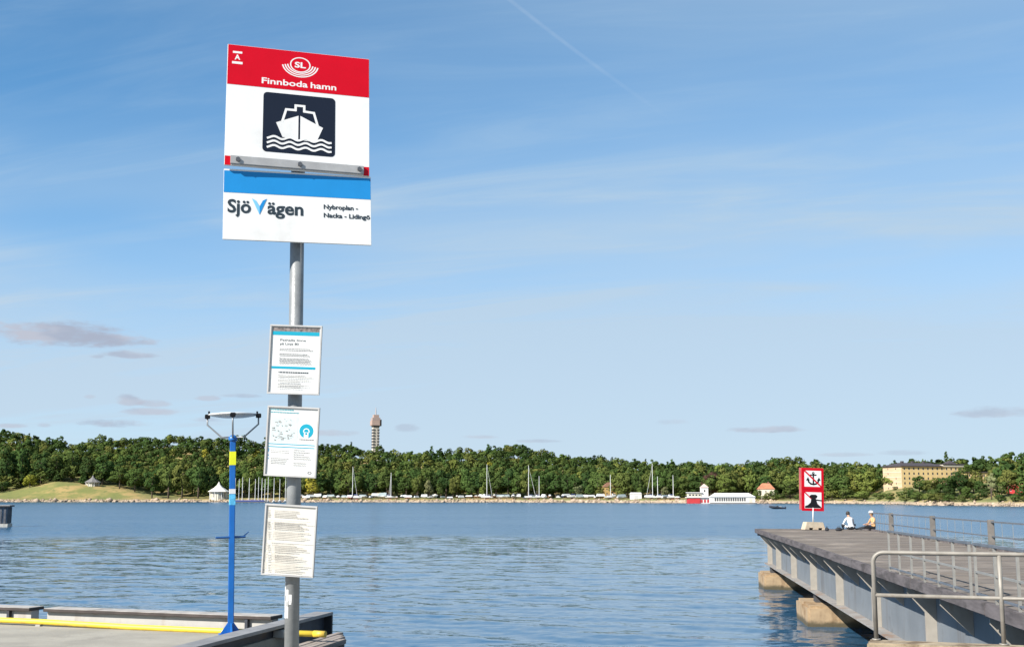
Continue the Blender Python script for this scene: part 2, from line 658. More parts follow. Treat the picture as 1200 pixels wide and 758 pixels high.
def crown_quads(seed, n, qs, kind='broad'):
    """leaf clumps on the skins of many lobes; tree 16 m tall, crown about 5.5 m in radius"""
    r = np.random.default_rng(seed)
    lobes = []
    if kind == 'broad':
        for k in range(15):
            a = r.uniform(0, 6.28)
            zz = r.uniform(4.6, 13.6)
            rad = 4.4 * math.sqrt(max(0.05, 1 - ((zz - 8.6) / 6.6) ** 2)) * r.uniform(0.45, 1.0)
            lobes.append((rad * math.cos(a), rad * math.sin(a), zz, r.uniform(1.4, 2.5)))
        lobes.append((0, 0, 8.5, 4.0))
    elif kind == 'bush':
        for k in range(10):
            a = r.uniform(0, 6.28)
            rad = r.uniform(1.5, 4.6)
            lobes.append((rad * math.cos(a), rad * math.sin(a), r.uniform(2.0, 12.5 - rad), r.uniform(2.0, 3.2)))
        lobes.append((0, 0, 6.5, 4.2))
    elif kind == 'pine':
        for k in range(10):
            a = r.uniform(0, 6.28)
            zz = r.uniform(7.5, 14.6)
            rad = r.uniform(0.2, 3.1) * (1.1 - 0.05 * (zz - 7))
            lobes.append((rad * math.cos(a), rad * math.sin(a), zz, r.uniform(1.0, 1.8)))
        lobes.append((0, 0, 11.5, 2.2))
    else:                                           # spruce: tiers narrowing to the tip
        for k in range(22):
            zz = 2.0 + 13.6 * (k / 21.0)
            a = k * 2.4
            rad = 2.6 * (1 - k / 22.0)
            lobes.append((rad * 0.7 * math.cos(a), rad * 0.7 * math.sin(a), zz, 0.45 + 1.6 * (1 - k / 21.0)))
    L = np.array(lobes)
    wts = L[:, 3] ** 2
    idx = r.choice(len(L), n * 3, p=wts / wts.sum())
    d = r.normal(size=(n * 3, 3))
    d /= np.linalg.norm(d, axis=1, keepdims=True)
    rr = L[idx, 3:4] * r.uniform(0.86, 1.05, (n * 3, 1))
    P = L[idx, :3] + d * rr * np.array([1, 1, 0.85])
    keep = np.ones(len(P), bool)
    for (x, y, z, q) in lobes:
        keep &= np.linalg.norm(P - [x, y, z], axis=1) > q * 0.8
    P, d = P[keep][:n], d[keep][:n]
    cen = P - np.array([0, 0, 7.5])
    cen /= np.linalg.norm(cen, axis=1, keepdims=True)
    ln = d + 0.5 * cen
    ln /= np.linalg.norm(ln, axis=1, keepdims=True)
    nrm = d + r.normal(0, 0.30, d.shape)
    nrm[:, 2] += 0.15
    nrm /= np.linalg.norm(nrm, axis=1, keepdims=True)
    ax = np.cross(nrm, r.normal(size=nrm.shape))
    ax /= np.linalg.norm(ax, axis=1, keepdims=True)
    bx_ = np.cross(nrm, ax)
    s = qs * r.uniform(0.5, 1.25, (len(P), 1))
    q = np.stack([P + ax * s, P + bx_ * s * 0.75, P - ax * s, P - bx_ * s * 0.75], 1)
    V = q.reshape(-1, 3)
    F = np.arange(len(V)).reshape(-1, 4)
    return V, F, np.repeat(ln, 4, 0)


def trunk_mb(h, r):
    b = MB()
    b.tube([(0, 0, -1.5), (0.1, 0, h * 0.3), (0.25, 0.1, h * 0.62), (0.1, 0.2, h * 0.85)], [r * 1.25, r, r * 0.7, r * 0.2], 7)
    for k in range(4):
        a = k * 1.7 + 0.4
        z0 = h * (0.34 + 0.1 * k)
        b.tube([(0.15, 0.05, z0), (math.cos(a) * 1.6, math.sin(a) * 1.6, z0 + 1.6), (math.cos(a) * 3.0, math.sin(a) * 3.0, z0 + 2.6)],
               [r * 0.5, r * 0.33, r * 0.12], 5)
    return b


TRUNK = trunk_mb(14, 0.36).mesh('trunk', BARK, smooth=True)
KINDS = {'broad': [], 'bush': [], 'pine': [], 'spruce': []}
for kd, cnt, n in (('broad', 5, 900), ('bush', 3, 800), ('pine', 2, 520), ('spruce', 1, 620)):
    for k in range(cnt):
        V, F, NN = crown_quads(100 + k * 7 + len(kd), n, 0.62, kd)
        KINDS[kd].append(np_mesh(kd + '_crown', V, F, LEAF_OBJ, nrm=NN))

rt = random.Random(21)
GREENS = {'deep': (0.042, 0.072, 0.024), 'dark': (0.056, 0.092, 0.028), 'mid': (0.080, 0.118, 0.034), 'olive': (0.112, 0.132, 0.038),
          'light': (0.145, 0.172, 0.044), 'yellow': (0.27, 0.255, 0.04), 'willow': (0.19, 0.205, 0.10), 'purple': (0.075, 0.042, 0.034)}


TONE_WORD = {'deep': 'blackish-green', 'dark': 'dark green', 'mid': 'mid-green', 'olive': 'olive green', 'light': 'light green', 'yellow': 'yellow-green',
             'willow': 'pale grey-green', 'purple': 'purple-leaved'}
LANDMARKS = [(6, 'the left edge of the photo'), (35, 'the yellow-green bush'), (66, 'the top of the grass mound'), (108, 'the grey-roofed pavilion'), (180, 'the right foot of the grass mound'),
             (222, 'the gap left of the cream tent'), (256, 'the cream tent-roofed pavilion'), (272, 'the blue mast'), (292, 'the left moored masts'), (322, 'the right moored masts'),
             (345, 'the sign pole'), (375, 'the middle timetable board'), (412, 'the leftmost tall mast'), (440, 'the television tower'), (457, 'the short mast'),
             (500, 'the pale willow tree'), (530, 'the olive tree at mid shore'), (570, 'the mid-shore tall mast'), (600, 'the highest skyline treetops'), (621, 'the thick tall mast'),
             (650, 'the boats right of the thick mast'), (684, 'the pale small trees'), (716, 'the ochre house'), (745, 'the white boat shed'), (764, 'the tallest mast'), (788, 'the thin single mast'),
             (815, 'the red and white building'), (840, 'the left end of the white hall'), (870, 'the right end of the white hall'), (898, 'the orange-roofed house'), (925, 'the speedboat'),
             (952, 'the red-bordered waterway sign'), (978, 'the sign block'), (997, 'the person in white'), (1022, 'the person in the hat'), (1047, 'the yellow building gable'),
             (1080, 'the yellow building windows'), (1105, 'the yellow building spruce'), (1125, 'the yellow building end'), (1150, 'the smaller yellow building'),
             (1166, 'the pale bare-trunked tree'), (1189, 'the small red house')]


def whereabouts(px):
    lx, ph = min(LANDMARKS, key=lambda q: abs(q[0] - px))
    d = px - lx
    return ('directly above ' if abs(d) < 3.5 else ('just left of ' if d < 0 else 'just right of ')) + ph


USED_LABELS = set()


def tree_label(px, tone, noun):
    for form in ('{t} {n} {w}', '{t} narrower {n} {w}', '{t} taller {n} {w}'):
        lab = form.format(t=TONE_WORD[tone], n=noun, w=whereabouts(px))
        if len(lab.split()) > 16:
            lab = lab.replace(noun, noun.split(',')[0].split(' on ')[0].split(' behind ')[0].split(' before ')[0])
        if lab not in USED_LABELS:
            break
    USED_LABELS.add(lab)
    return lab


def tree(px, t, ytop, rpx, tone, label, kind='broad', group=None, name=None, base=None):
    """a tree on the far shore: px column, t metres inland, pixel row of its top, half width in pixels"""
    p = shore_pt(px, t) if base is None else base
    h = (at(px, ytop, p.y).z - p.z)
    s = h / (15.4 if kind != 'bush' else 14.2)
    rs = rpx * p.y / FPX / {'broad': 5.6, 'bush': 6.4, 'pine': 3.9, 'spruce': 3.0}[kind]
    name = name or {'broad': 'broadleaf_tree', 'bush': 'leafy_bush', 'pine': 'pine_tree', 'spruce': 'spruce_tree'}[kind]
    e = empty(name, p, rt.uniform(0, 6.28))
    e.scale = (rs, rs, s)
    c = GREENS[tone]
    j = rt.uniform(0.85, 1.18)
    cr = lnk('crown', rt.choice(KINDS[kind]), e)
    cr.color = (c[0] * j * rt.uniform(0.9, 1.12), c[1] * j, c[2] * j, 1)
    if kind != 'bush':
        lnk('trunk', TRUNK, e)
    else:
        st = lnk('stem', TRUNK, e)
        st.scale = (0.7, 0.7, 0.6)
    if group:
        label = tree_label(px, tone, label)
    tag(e, label, 'bush' if kind == 'bush' else 'tree', group)
    return e


def build_wood():
    """the wooded hill that reads as one mass"""
    r = np.random.default_rng(77)
    protos = [crown_quads(300 + k, 300, 0.95, kd) for k, kd in enumerate(['broad'] * 6 + ['pine', 'pine', 'spruce'])]
    tones = np.array([GREENS[k] for k in ('deep', 'dark', 'mid', 'olive', 'light', 'yellow')])
    VV, FF, CC, NV, o = [], [], [], [], 0
    rows = [62, 74, 87, 101, 116, 132, 150, 170, 192, 216, 242, 270, 300, 325]
    for ti, t in enumerate(rows):
        px = -70.0
        while px < 1270:
            D = shore(px) + t
            px += r.uniform(6.5, 11.5) * FPX / D
            if 1026 < px < 1178 and D < 925:
                continue
            tt = t + r.uniform(-6, 6)
            p = shore_pt(px, tt)
            back = tt > 255
            k = int(r.choice(len(protos), p=[.14] * 6 + [.06, .06, .04])) if not back else int(r.choice(len(protos), p=[.10] * 6 + [.16, .16, .08]))
            h = r.uniform(11.5, 19.5) * (0.98 if not back else r.uniform(0.8, 1.1))
            V, F, NN = protos[k]
            a = r.uniform(0, 6.28)
            sr = r.uniform(0.9, 1.45) * (1.0 if k < 6 else 1.25)
            x = V[:, 0] * np.cos(a) - V[:, 1] * np.sin(a)
            y = V[:, 0] * np.sin(a) + V[:, 1] * np.cos(a)
            VV.append(np.stack([x * sr + p.x, y * sr + p.y, V[:, 2] * h / 15.4 + p.z], -1))
            NV.append(np.stack([NN[:, 0] * np.cos(a) - NN[:, 1] * np.sin(a), NN[:, 0] * np.sin(a) + NN[:, 1] * np.cos(a), NN[:, 2]], -1))
            FF.append(F + o)
            o += len(V)
            patch = 0.5 + 0.5 * math.sin(px * 0.021 + t * 0.05) * math.cos(px * 0.0083 - t * 0.031)
            if k >= 6:
                c = tones[r.choice([0, 1, 1])]
            else:
                w = np.array([0.13, 0.27, 0.30, 0.20 + 0.2 * patch, 0.03 + 0.12 * patch, 0.004 + 0.008 * patch])
                c = tones[r.choice(6, p=w / w.sum())]
            c = c * r.uniform(0.82, 1.2) * np.array([r.uniform(0.9, 1.15), 1, 1])
            CC.append(np.repeat(c[None, :], len(V), 0))
    me = np_mesh('wood', np.concatenate(VV), np.concatenate(FF), LEAF_MASS, np.concatenate(CC), np.concatenate(NV))
    tag(lnk('wood', me), 'dense green wood covering the hill behind the far shore', 'wood', kind='stuff')


build_wood()

G_FRONT = 'trees along the foot of the wooded hill'
G_MARINA = 'trees behind the laid-up boats'
G_POINT = 'trees around the yellow building'


def front_row():
    # left point, behind and beside the grass mound
    for (px, t, yt, rp, tone) in [(6, 62, 525, 14, 'deep'), (24, 72, 518, 13, 'dark'), (48, 66, 528, 14, 'deep'), (66, 66, 531, 13, 'dark'),
                                  (84, 70, 527, 13, 'mid'), (101, 66, 534, 12, 'deep'), (120, 66, 532, 13, 'dark')]:
        tree(px, t, yt, rp, tone, 'tree behind the mound,', group='trees behind the grass mound')
    for (px, t, yt, rp, tone) in [(140, 48, 545, 11, 'mid'), (158, 44, 549, 11, 'mid'), (178, 20, 548, 11, 'dark'), (197, 18, 541, 14, 'mid'), (213, 17, 538, 13, 'olive'), (232, 15, 541, 14, 'dark'), (248, 22, 546, 12, 'deep')]:
        tree(px, t, yt, rp, tone, 'rounded tree on the left shore,', group='trees right of the grass mound')
    tree(35, 50, 551, 11, 'yellow', 'yellow-green bush at the left end of the grass mound', 'bush')
    tree(2, 45, 560, 12, 'deep', 'dark bush at the left edge beside the yellow-green bush', 'bush')
    # behind the marina
    px = 262.0
    k = 0
    while px < 800:
        tone = rt.choice(['deep', 'dark', 'dark', 'mid', 'mid', 'olive'])
        tree(px, rt.uniform(44, 58), rt.uniform(547, 556), rt.uniform(9, 12), tone, 'tall tree behind the boats,', group=G_MARINA)
        px += rt.uniform(10, 14)
    for (px, yt, rp, tone) in [(503, 562, 6, 'willow'), (531, 560, 6, 'olive'), (552, 566, 7, 'mid'), (566, 568, 5, 'light'),
                               (516, 566, 5, 'mid'), (635, 566, 7, 'mid'), (678, 568, 6, 'willow'), (690, 567, 6, 'mid'), (704, 570, 6, 'olive'), (727, 571, 6, 'light'),
                               (752, 566, 6, 'mid'), (781, 570, 6, 'willow'), (797, 577, 6, 'olive')]:
        tree(px, 24, yt, rp, tone, 'small loose tree among the boats,', group='small trees among the laid-up boats')
    tree(366, 22, 559, 9, 'yellow', 'yellow-green tree beside the sign pole on the far shore')
    tree(456, 20, 571, 6, 'purple', 'reddish bush among the boats below the short mast', 'bush')
    tree(490, 40, 556, 9, 'olive', 'olive tree left of the tall mast among the boats')
    # right of the red and white building
    px = 806.0
    while px < 1030:
        tone = rt.choice(['dark', 'mid', 'mid', 'olive', 'light'])
        tree(px, rt.uniform(34, 55), rt.uniform(550, 559), rt.uniform(11, 15), tone, 'broad shore tree,', group=G_FRONT)
        px += rt.uniform(13, 18)
    tree(831, 42, 552, 12, 'purple', 'dark purple-leaved tree behind the white tower')
    tree(852, 30, 556, 14, 'light', 'light green round tree right behind the long white hall')
    tree(926, 16, 563, 12, 'mid', 'round green tree beside the house with the orange roof')
    for (px, yt, rp, tone) in [(939, 575, 9, 'mid'), (957, 572, 11, 'olive'), (975, 571, 12, 'light'), (992, 569, 14, 'olive'), (1012, 572, 12, 'light'), (1030, 574, 9, 'olive'), (1044, 580, 7, 'mid')]:
        tree(px, 8, yt, rp, tone, 'low waterline bush,', 'bush', group='waterline bushes beyond the jetty end')
    # around the yellow building
    for (px, t, yt, rp, tone) in [(1078, 30, 557, 11, 'mid'), (1092, 26, 559, 11, 'olive'), (1110, 26, 556, 12, 'dark'), (1125, 30, 552, 11, 'deep'), (1141, 40, 560, 10, 'mid'),
                                  (1150, 30, 563, 10, 'dark'), (1182, 40, 549, 14, 'olive'), (1202, 44, 552, 13, 'mid'), (1164, 66, 546, 10, 'olive'), (1130, 60, 547, 8, 'mid'), (1146, 70, 550, 8, 'olive'), (1172, 60, 547, 9, 'mid')]:
        tree(px, t, yt, rp, tone, 'tree on the right shore,', group=G_POINT)
    tree(1162, 16, 553, 8, 'willow', 'sparse pale tree with a bare trunk right of the yellow building', 'pine', name='pale_tree')
    tree(1050, 62, 568, 3.6, 'dark', 'small dark bush at the near corner of the yellow building', 'bush')
    for (px, yt, rp, tone) in [(1062, 577, 9, 'olive'), (1076, 573, 10, 'mid'), (1088, 575, 9, 'light'), (1101, 574, 10, 'olive'), (1113, 577, 9, 'mid'), (1128, 576, 8, 'mid'),
                               (1143, 576, 8, 'dark'), (1172, 577, 8, 'dark'), (1190, 578, 9, 'mid'), (1204, 579, 9, 'olive')]:
        tree(px, 6, yt, rp, tone, 'thick bush on the right bank,', 'bush', group='bank bushes below the yellow building')
    for (px, t, yt, rp, tone) in [(1066, 34, 568, 7, 'olive'), (1057, 26, 573, 7, 'mid'), (1084, 44, 560, 9, 'light'), (1100, 40, 561, 10, 'mid'), (1118, 44, 557, 9, 'mid'),
                                  (1133, 36, 556, 9, 'olive'), (1070, 20, 570, 8, 'dark'), (1096, 18, 568, 9, 'dark'), (1112, 18, 567, 9, 'deep'), (1132, 22, 566, 8, 'mid'), (1156, 26, 568, 9, 'deep'),
                                  (1174, 30, 558, 9, 'mid'), (1043, 22, 575, 8, 'mid'), (1196, 24, 566, 9, 'dark')]:
        tree(px, t, yt, rp, tone, 'dense bush on the slope,', 'bush', group='bushes on the slope before the yellow building')
    for (px, t, yt, rp, tone) in [(888, 14, 571, 7, 'mid'), (899, 10, 574, 5, 'olive'), (908, 14, 571, 7, 'dark'), (893, 9, 579, 7, 'light'), (905, 8, 580, 7, 'light'), (915, 9, 577, 7, 'mid')]:
        tree(px, t, yt, rp, tone, 'garden bush before the orange-roofed house,', 'bush', group='garden bushes before the orange-roofed house')
    # skyline
    tree(1110, 330, 530, 6, 'deep', 'dark pointed spruce standing above the roof of the yellow building', 'spruce')
    for (px, yt, rp) in [(1068, 536, 6), (1092, 537, 5), (1050, 538, 5), (1130, 536, 8), (1152, 533, 7), (1178, 533, 7)]:
        tree(px, 320, yt, rp, 'deep', 'pine on the skyline,', 'pine', group='skyline pines behind the yellow building')
    for (px, yt, rp) in [(607, 520, 9), (596, 521, 8), (618, 524, 8)]:
        tree(px, 300, yt, rp, 'dark', 'round treetop on the skyline,', group='tallest skyline treetops')


front_row()
# ================================================================= NEAR SETTING: QUAY
QZ = EYE - 1.70
CONC = pm('quay_concrete', (0.335, 0.31, 0.26), 0.9, var=0.14, scale=1.2, bump=0.5, bscale=30, stain=(0.26, 0.24, 0.205), stain_scale=0.9)
CONC_OLD = pm('weathered_concrete', (0.35, 0.28, 0.19), 0.92, var=0.2, scale=2.2, bump=0.8, bscale=14, stain=(0.15, 0.10, 0.055), stain_lo=0.45, stain_hi=0.65, stain_scale=2.6)
STEEL_DK = pm('dark_painted_steel', (0.045, 0.052, 0.068), 0.55, 0.2, var=0.25, scale=3, stain=(0.06, 0.045, 0.04), stain_scale=2.5, bump=0.2)
STEEL_LT = pm('pale_painted_steel', (0.44, 0.425, 0.395), 0.6, 0.0, var=0.08, scale=3, stain=(0.38, 0.34, 0.29), stain_scale=2.0)
CAPM = pm('cap_rail', (0.40, 0.375, 0.35), 0.75, var=0.2, scale=5, stain=(0.16, 0.13, 0.11), stain_scale=2)
CAPD = pm('cap_edge', (0.055, 0.042, 0.038), 0.8, var=0.3, scale=5)
YEL = pm('yellow_pipe', (0.80, 0.58, 0.045), 0.5, var=0.1, scale=3, stain=(0.5, 0.36, 0.05), stain_scale=3)
WOODG = pm('grey_timber', (0.30, 0.255, 0.225), 0.9, var=0.25, scale=3.0, stretch=(6, 0.6, 6), bump=0.6, bscale=8, stain=(0.17, 0.135, 0.115), stain_scale=1.2)

# corner points of the left landing (metres): back line runs to the right and nearer, side line runs towards us
BK0, BK1 = Vector((-14.0, 19.55, 0)), Vector((-2.95, 15.85, 0))
SD0, SD1 = Vector((-4.26, 8.6, 0)), Vector((-2.44, 16.7, 0))

qb = MB()
qb.prism([(-16, -14), (16, -14), (16, 8.6), (SD0.x, 8.6), (SD1.x - 0.30, 15.75), (BK1.x, BK1.y - 0.05), (BK0.x, BK0.y - 0.05), (-16, 19.5)], QZ - 0.9, QZ, axis='z')
quay = qb.build('quay', CONC)
tag(quay, kind='structure')


def frame_along(a, b, z):
    d = (b - a)
    L = d.length
    ang = math.atan2(d.y, d.x)
    return Matrix.Translation((a.x, a.y, z)) @ Matrix.Rotation(ang, 4, 'Z'), L


def back_beam(t0, t1, label):
    """low steel upstand along the back of the landing: pale face, overhanging dark-edged cap"""
    a = BK0.lerp(BK1, t0)
    b = BK0.lerp(BK1, t1)
    M, L = frame_along(a, b, 0)
    e = empty('edge_beam', (a.x, a.y, QZ))
    e.rotation_euler = (0, 0, math.atan2((b - a).y, (b - a).x))
    MB().box((0, 0, -0.5), (L, 0.16, 0.125)).build('face', STEEL_LT, e)
    MB().box((-0.02, -0.07, 0.127), (L + 0.02, 0.24, 0.165)).build('cap', CAPD, e, bevel=0.004)
    MB().box((-0.01, -0.062, 0.1655), (L + 0.01, 0.235, 0.172)).build('cap_top', CAPM, e)
    for x in ((L - 0.35,) if L > 2.0 else ()):
        MB().box((x - 0.02, -0.058, -0.3), (x + 0.02, -0.002, 0.126)).build('stiffener', STEEL_DK, e)
    tag(e, label, 'beam')
    return e


def t_of(px, py):
    p = at(px, py, 1)
    # where the view column crosses the back line
    u = (px - PX0) / FPX * 1.03
    d = BK1 - BK0
    t = (u * BK0.y - BK0.x) / (d.x - u * d.y)
    return t


T_A, T_B = t_of(66, 712), t_of(84, 712)
back_beam(0.0, T_A, 'short pale steel edge beam with dark cap at the left edge of landing')
back_beam(T_B, 0.985, 'long pale steel edge beam with dark cap behind the yellow pipe')

# side beam: a dark channel lying along the water side of the landing
dS = (SD1 - SD0)
LS = dS.length
sb = empty('side_beam', (SD0.x, SD0.y, QZ), math.atan2(dS.y, dS.x) - math.pi / 2)
MB().box((-0.26, 0, 0.11), (0.0, LS, 0.150)).build('top_flange', pm('flange_steel', (0.30, 0.29, 0.285), 0.6, 0.2, var=0.2, scale=3, stain=(0.17, 0.14, 0.12), stain_scale=1.5), sb, bevel=0.004)
MB().box((-0.15, 0, -0.28), (-0.11, LS, 0.1085)).build('web', STEEL_DK, sb)
MB().box((-0.24, 0, -0.32), (0.02, LS, -0.282)).build('bottom_flange', STEEL_DK, sb, bevel=0.004)
MB().prism([(-0.24, -0.28), (0.0, -0.28), (0.0, 0.108), (-0.24, 0.108)], LS - 0.05, LS - 0.01).build('end_plate', pm('end_plate_black', (0.035, 0.037, 0.042), 0.6, 0.1), sb)
MB().box((-0.105, LS - 1.75, -0.005), (0.03, LS - 1.25, 0.085)).build('bracket_box', STEEL_LT, sb, bevel=0.008)
tag(sb, 'dark steel channel beam along the water side of the landing', 'beam')

# yellow pipe along the back, running out under the side beam
pA, pB = Vector((-13.0, 18.55, QZ + 0.075)), Vector((-2.28, 15.0, QZ + 0.03))
pp = []
for k in range(9):
    p = pA.lerp(pB, k / 8)
    p.z += 0.012 * math.sin(k * 1.7)
    pp.append(p)
yp = empty('yellow_pipe', pA)
b = MB().tube([p - pA for p in pp[:-1]] + [pp[-1] - pA - Vector((0.12, -0.04, 0))], 0.037, 14)
b.build('pipe', YEL, yp, smooth=True)
MB().tube([pp[-1] - pA - Vector((0.15, -0.05, 0)), pp[-1] - pA], 0.040, 14).build('end_collar', YEL, yp, smooth=True)
for k in (2, 4, 5, 6):
    p = pp[k] - pA
    MB().box((p.x - 0.03, p.y - 0.06, -0.07 + p.z), (p.x + 0.03, p.y + 0.06, p.z - 0.035)).build('saddle', STEEL_LT, yp)
tag(yp, 'long yellow pipe lying along the back of the concrete landing', 'pipe')

# timber fender outside the side beam
ang = math.atan2(dS.y, dS.x) - math.pi / 2
fd = empty('timber_fender', (SD1.x + 0.02, SD1.y, QZ), ang)
for k, (x0, x1, ye) in enumerate(((0.25, 0.338, -0.55), (0.346, 0.434, -0.78), (0.442, 0.526, -0.98), (0.534, 0.62, -1.20))):
    MB().box((x0, -7.8, -0.12), (x1, ye, -0.055 - 0.004 * (k % 2))).build('plank', WOODG, fd, bevel=0.006)
MB().box((0.26, -7.8, -0.95), (0.605, -1.22, -0.125)).build('fender_post_row', pm('dark_timber', (0.10, 0.085, 0.075), 0.9, var=0.3, scale=3, stretch=(6, .6, 6)), fd)
tag(fd, 'weathered grey timber fender outside the dark side beam', 'fender')

# ================================================================= RIGHT: KERB AND TUBE RAILING
rail_metal = pm('galvanised_tube', (0.26, 0.238, 0.205), 0.5, 0.1, var=0.15, scale=6, stain=(0.19, 0.16, 0.125), stain_scale=5)
K0, K1 = Vector((4.30, 14.80, 0)), Vector((11.9, 12.05, 0))
kb = empty('concrete_kerb', (K0.x, K0.y, QZ), math.atan2((K1 - K0).y, (K1 - K0).x))
LK = (K1 - K0).length
for k, (x0, x1) in enumerate(((0, 2.6), (2.612, 5.4), (5.412, LK))):
    MB().box((x0, -0.34, -0.75), (x1, 0.06, 0.0)).build('kerb_block', CONC_OLD, kb, bevel=0.02)
tag(kb, 'stained concrete kerb under the tube railing at lower right', 'kerb')


def tube_railing():
    e = empty('tube_railing', (4.375, 14.74, QZ), math.atan2(13.76 - 14.74, 7.14 - 4.50))
    S = 1.42
    h = 1.035
    r = 0.027
    pts = [(0, 0, 0.0), (0, 0, h - 0.12)]
    for k in range(1, 7):
        a = k / 6 * math.pi / 2
        pts.append((0.12 - 0.12 * math.cos(a), 0, h - 0.12 + 0.12 * math.sin(a)))
    pts += [(S, 0, h), (2 * S, 0, h), (3 * S, 0, h), (4 * S, 0, h)]
    MB().tube(pts, r, 14).build('top_rail', rail_metal, e, smooth=True)
    MB().tube([(0.0, 0, 0.53), (4 * S, 0, 0.53)], r * 0.86, 12).build('mid_rail', rail_metal, e, smooth=True)
    for k in range(1, 5):
        MB().tube([(S * k, 0, 0), (S * k, 0, h - 0.01)], r * 0.97, 12).build('post', rail_metal, e, smooth=True)
    for k in range(0, 5):
        MB().tube([(S * k, 0, 0.001), (S * k, 0, 0.02)], r * 1.9, 12).build('base_flange', rail_metal, e, smooth=True)
    tag(e, 'pale tubular railing with rounded corner in the right foreground', 'railing')


tube_railing()

# ================================================================= JETTY
JZ = EYE - 1.85
JX0, JS = 5.65, 0.1195              # left deck edge: X = JX0 + JS * Y
J_ANG = -math.atan(JS)             # rotation so that local +y runs along the jetty
JW = 6.25
JN, JF = 9.0, 70.0                 # near and far ends (world Y)
jc = math.sqrt(1 + JS * JS)


def jl(Y):
    return (Y - JN) * jc           # local length coordinate of a world distance


def jetty_empty(name):
    return empty(name, (JX0 + JS * JN, JN, JZ), J_ANG)


DECKM = bpy.data.materials.new('deck_planks')
DECKM.use_nodes = True
_t = DECKM.node_tree
_g = NT(_t)
_geo = _g.n('ShaderNodeNewGeometry')
_tc = _g.n('ShaderNodeTexCoord')
_mp = _g.n('ShaderNodeMapping')
_t.links.new(_tc.outputs['Object'], _mp.inputs[0])
_mp.inputs['Scale'].default_value = (0.5, 4, 1)
_n = _g.noise(_mp.outputs[0], 2.0, 5, 0.65)
_big = _g.noise(_tc.outputs['Object'], 0.35, 4, 0.6)
_c = _g.mix(_geo.outputs['Random Per Island'], (0.135, 0.115, 0.098), (0.24, 0.205, 0.175))
_c = _g.mix(_g.sm(_n, 0.35, 0.75), _c, (0.09, 0.08, 0.075))
_c = _g.mix(_g.sm(_big, 0.5, 0.75), _c, (0.29, 0.25, 0.215))
_t.links.new(_c, _t.nodes['Principled BSDF'].inputs['Base Color'])
_t.nodes['Principled BSDF'].inputs['Roughness'].default_value = 0.85
_t.nodes['Principled BSDF'].inputs['Specular IOR Level'].default_value = 0.15

GIRD = pm('girder_paint', (0.185, 0.205, 0.225), 0.65, 0.0, var=0.10, scale=0.8, spec=0.2, stain=(0.14, 0.15, 0.16), stain_scale=0.8, bump=0.15, bscale=6)
STIF = pm('stiffener_paint', (0.33, 0.305, 0.265), 0.6, 0.0, var=0.10, scale=2, stain=(0.34, 0.27, 0.20), stain_scale=2.2, stain_lo=0.6)
FLNG = pm('flange_paint', (0.31, 0.295, 0.28), 0.6, 0.0, var=0.15, scale=1.5, stain=(0.33, 0.20, 0.12), stain_scale=0.8, stain_lo=0.58)
FASC = pm('edge_timber', (0.135, 0.12, 0.122), 0.9, spec=0.15, var=0.3, scale=1.6, stretch=(4, 0.5, 4), bump=0.7, bscale=6, stain=(0.10, 0.09, 0.09), stain_scale=1.0)
RUST = pm('black_steel', (0.06, 0.06, 0.065), 0.7, 0.1)

jt = jetty_empty('jetty')
LJ = jl(JF)
rj = random.Random(4)
b = MB()
y = 0.0
while y < LJ - 0.1:
    w_ = 0.195
    dz = rj.uniform(-0.006, 0.006)
    b.box((0.16 + rj.uniform(-0.01, 0.01), y, -0.07), (JW - 0.16, y + w_ - 0.016, dz))
    y += w_
tag(b.build('deck_plank', DECKM, jt), kind='stuff')
# edge timbers in lengths, butted
for k in range(10):
    y0, y1 = LJ * k / 10, LJ * (k + 1) / 10 - 0.02
    MB().box((0.0, y0, -0.19 + rj.uniform(-.012, .012)), (0.15, y1, 0.035 + rj.uniform(-.01, .01))).build('edge_timber', FASC, jt, bevel=0.015)
    MB().box((JW - 0.15, y0, -0.30), (JW, y1, 0.10 + rj.uniform(-.01, .01))).build('edge_timber', FASC, jt, bevel=0.015)
MB().box((0.152, LJ - 0.02, -0.36), (JW - 0.152, LJ + 0.10, 0.035)).build('end_timber', FASC, jt, bevel=0.015)
MB().box((0.25, 0, -0.16), (JW - 0.25, LJ - 0.1, -0.072)).build('deck_joist', RUST, jt)
# girders
GX = 0.80
for gx in (GX, JW / 2, JW - GX):
    MB().box((gx, 0, -1.86), (gx + 0.03, LJ - 0.35, -0.165)).build('girder_web', GIRD, jt)
    MB().box((gx - 0.34 if gx == GX else gx - 0.2, 0, -1.91), (gx + 0.25, LJ - 0.3, -1.862)).build('bottom_flange', FLNG, jt, bevel=0.006)
    MB().box((gx - 0.15, 0, -0.23), (gx - 0.002, LJ - 0.32, -0.19)).build('top_flange', GIRD, jt)
MB().box((GX + 0.04, LJ - 0.34, -1.86), (JW - GX - 0.04, LJ - 0.30, -0.17)).build('end_plate', GIRD, jt)
# full-height stiffeners, and short brackets between them that carry the overhanging edge
stiff = [68.3, 63.5, 56.5, 49.5, 42.5, 35.5, 28.5, 21.5, 14.5]
sme = MB().prism([(GX - 0.26, -1.86), (GX - 0.002, -1.86), (GX - 0.002, -0.235), (0.16, -0.235), (0.16, -0.36), (GX - 0.26, -0.80)], -0.02, 0.02).mesh('stiffener', STIF)
bme = MB().prism([(GX - 0.002, -0.98), (GX - 0.002, -0.235), (0.155, -0.235), (0.155, -0.36)], -0.02, 0.02).mesh('bracket', STIF)
for Yk in stiff:
    o = lnk('stiffener', sme, jt)
    o.location = (0, jl(Yk), 0)
for k in range(len(stiff) - 1):
    o = lnk('bracket', bme, jt)
    o.location = (0, jl((stiff[k] + stiff[k + 1]) / 2 + 0.2), 0)
tag(jt, 'long steel girder jetty with grey plank deck reaching out over the water', 'jetty')

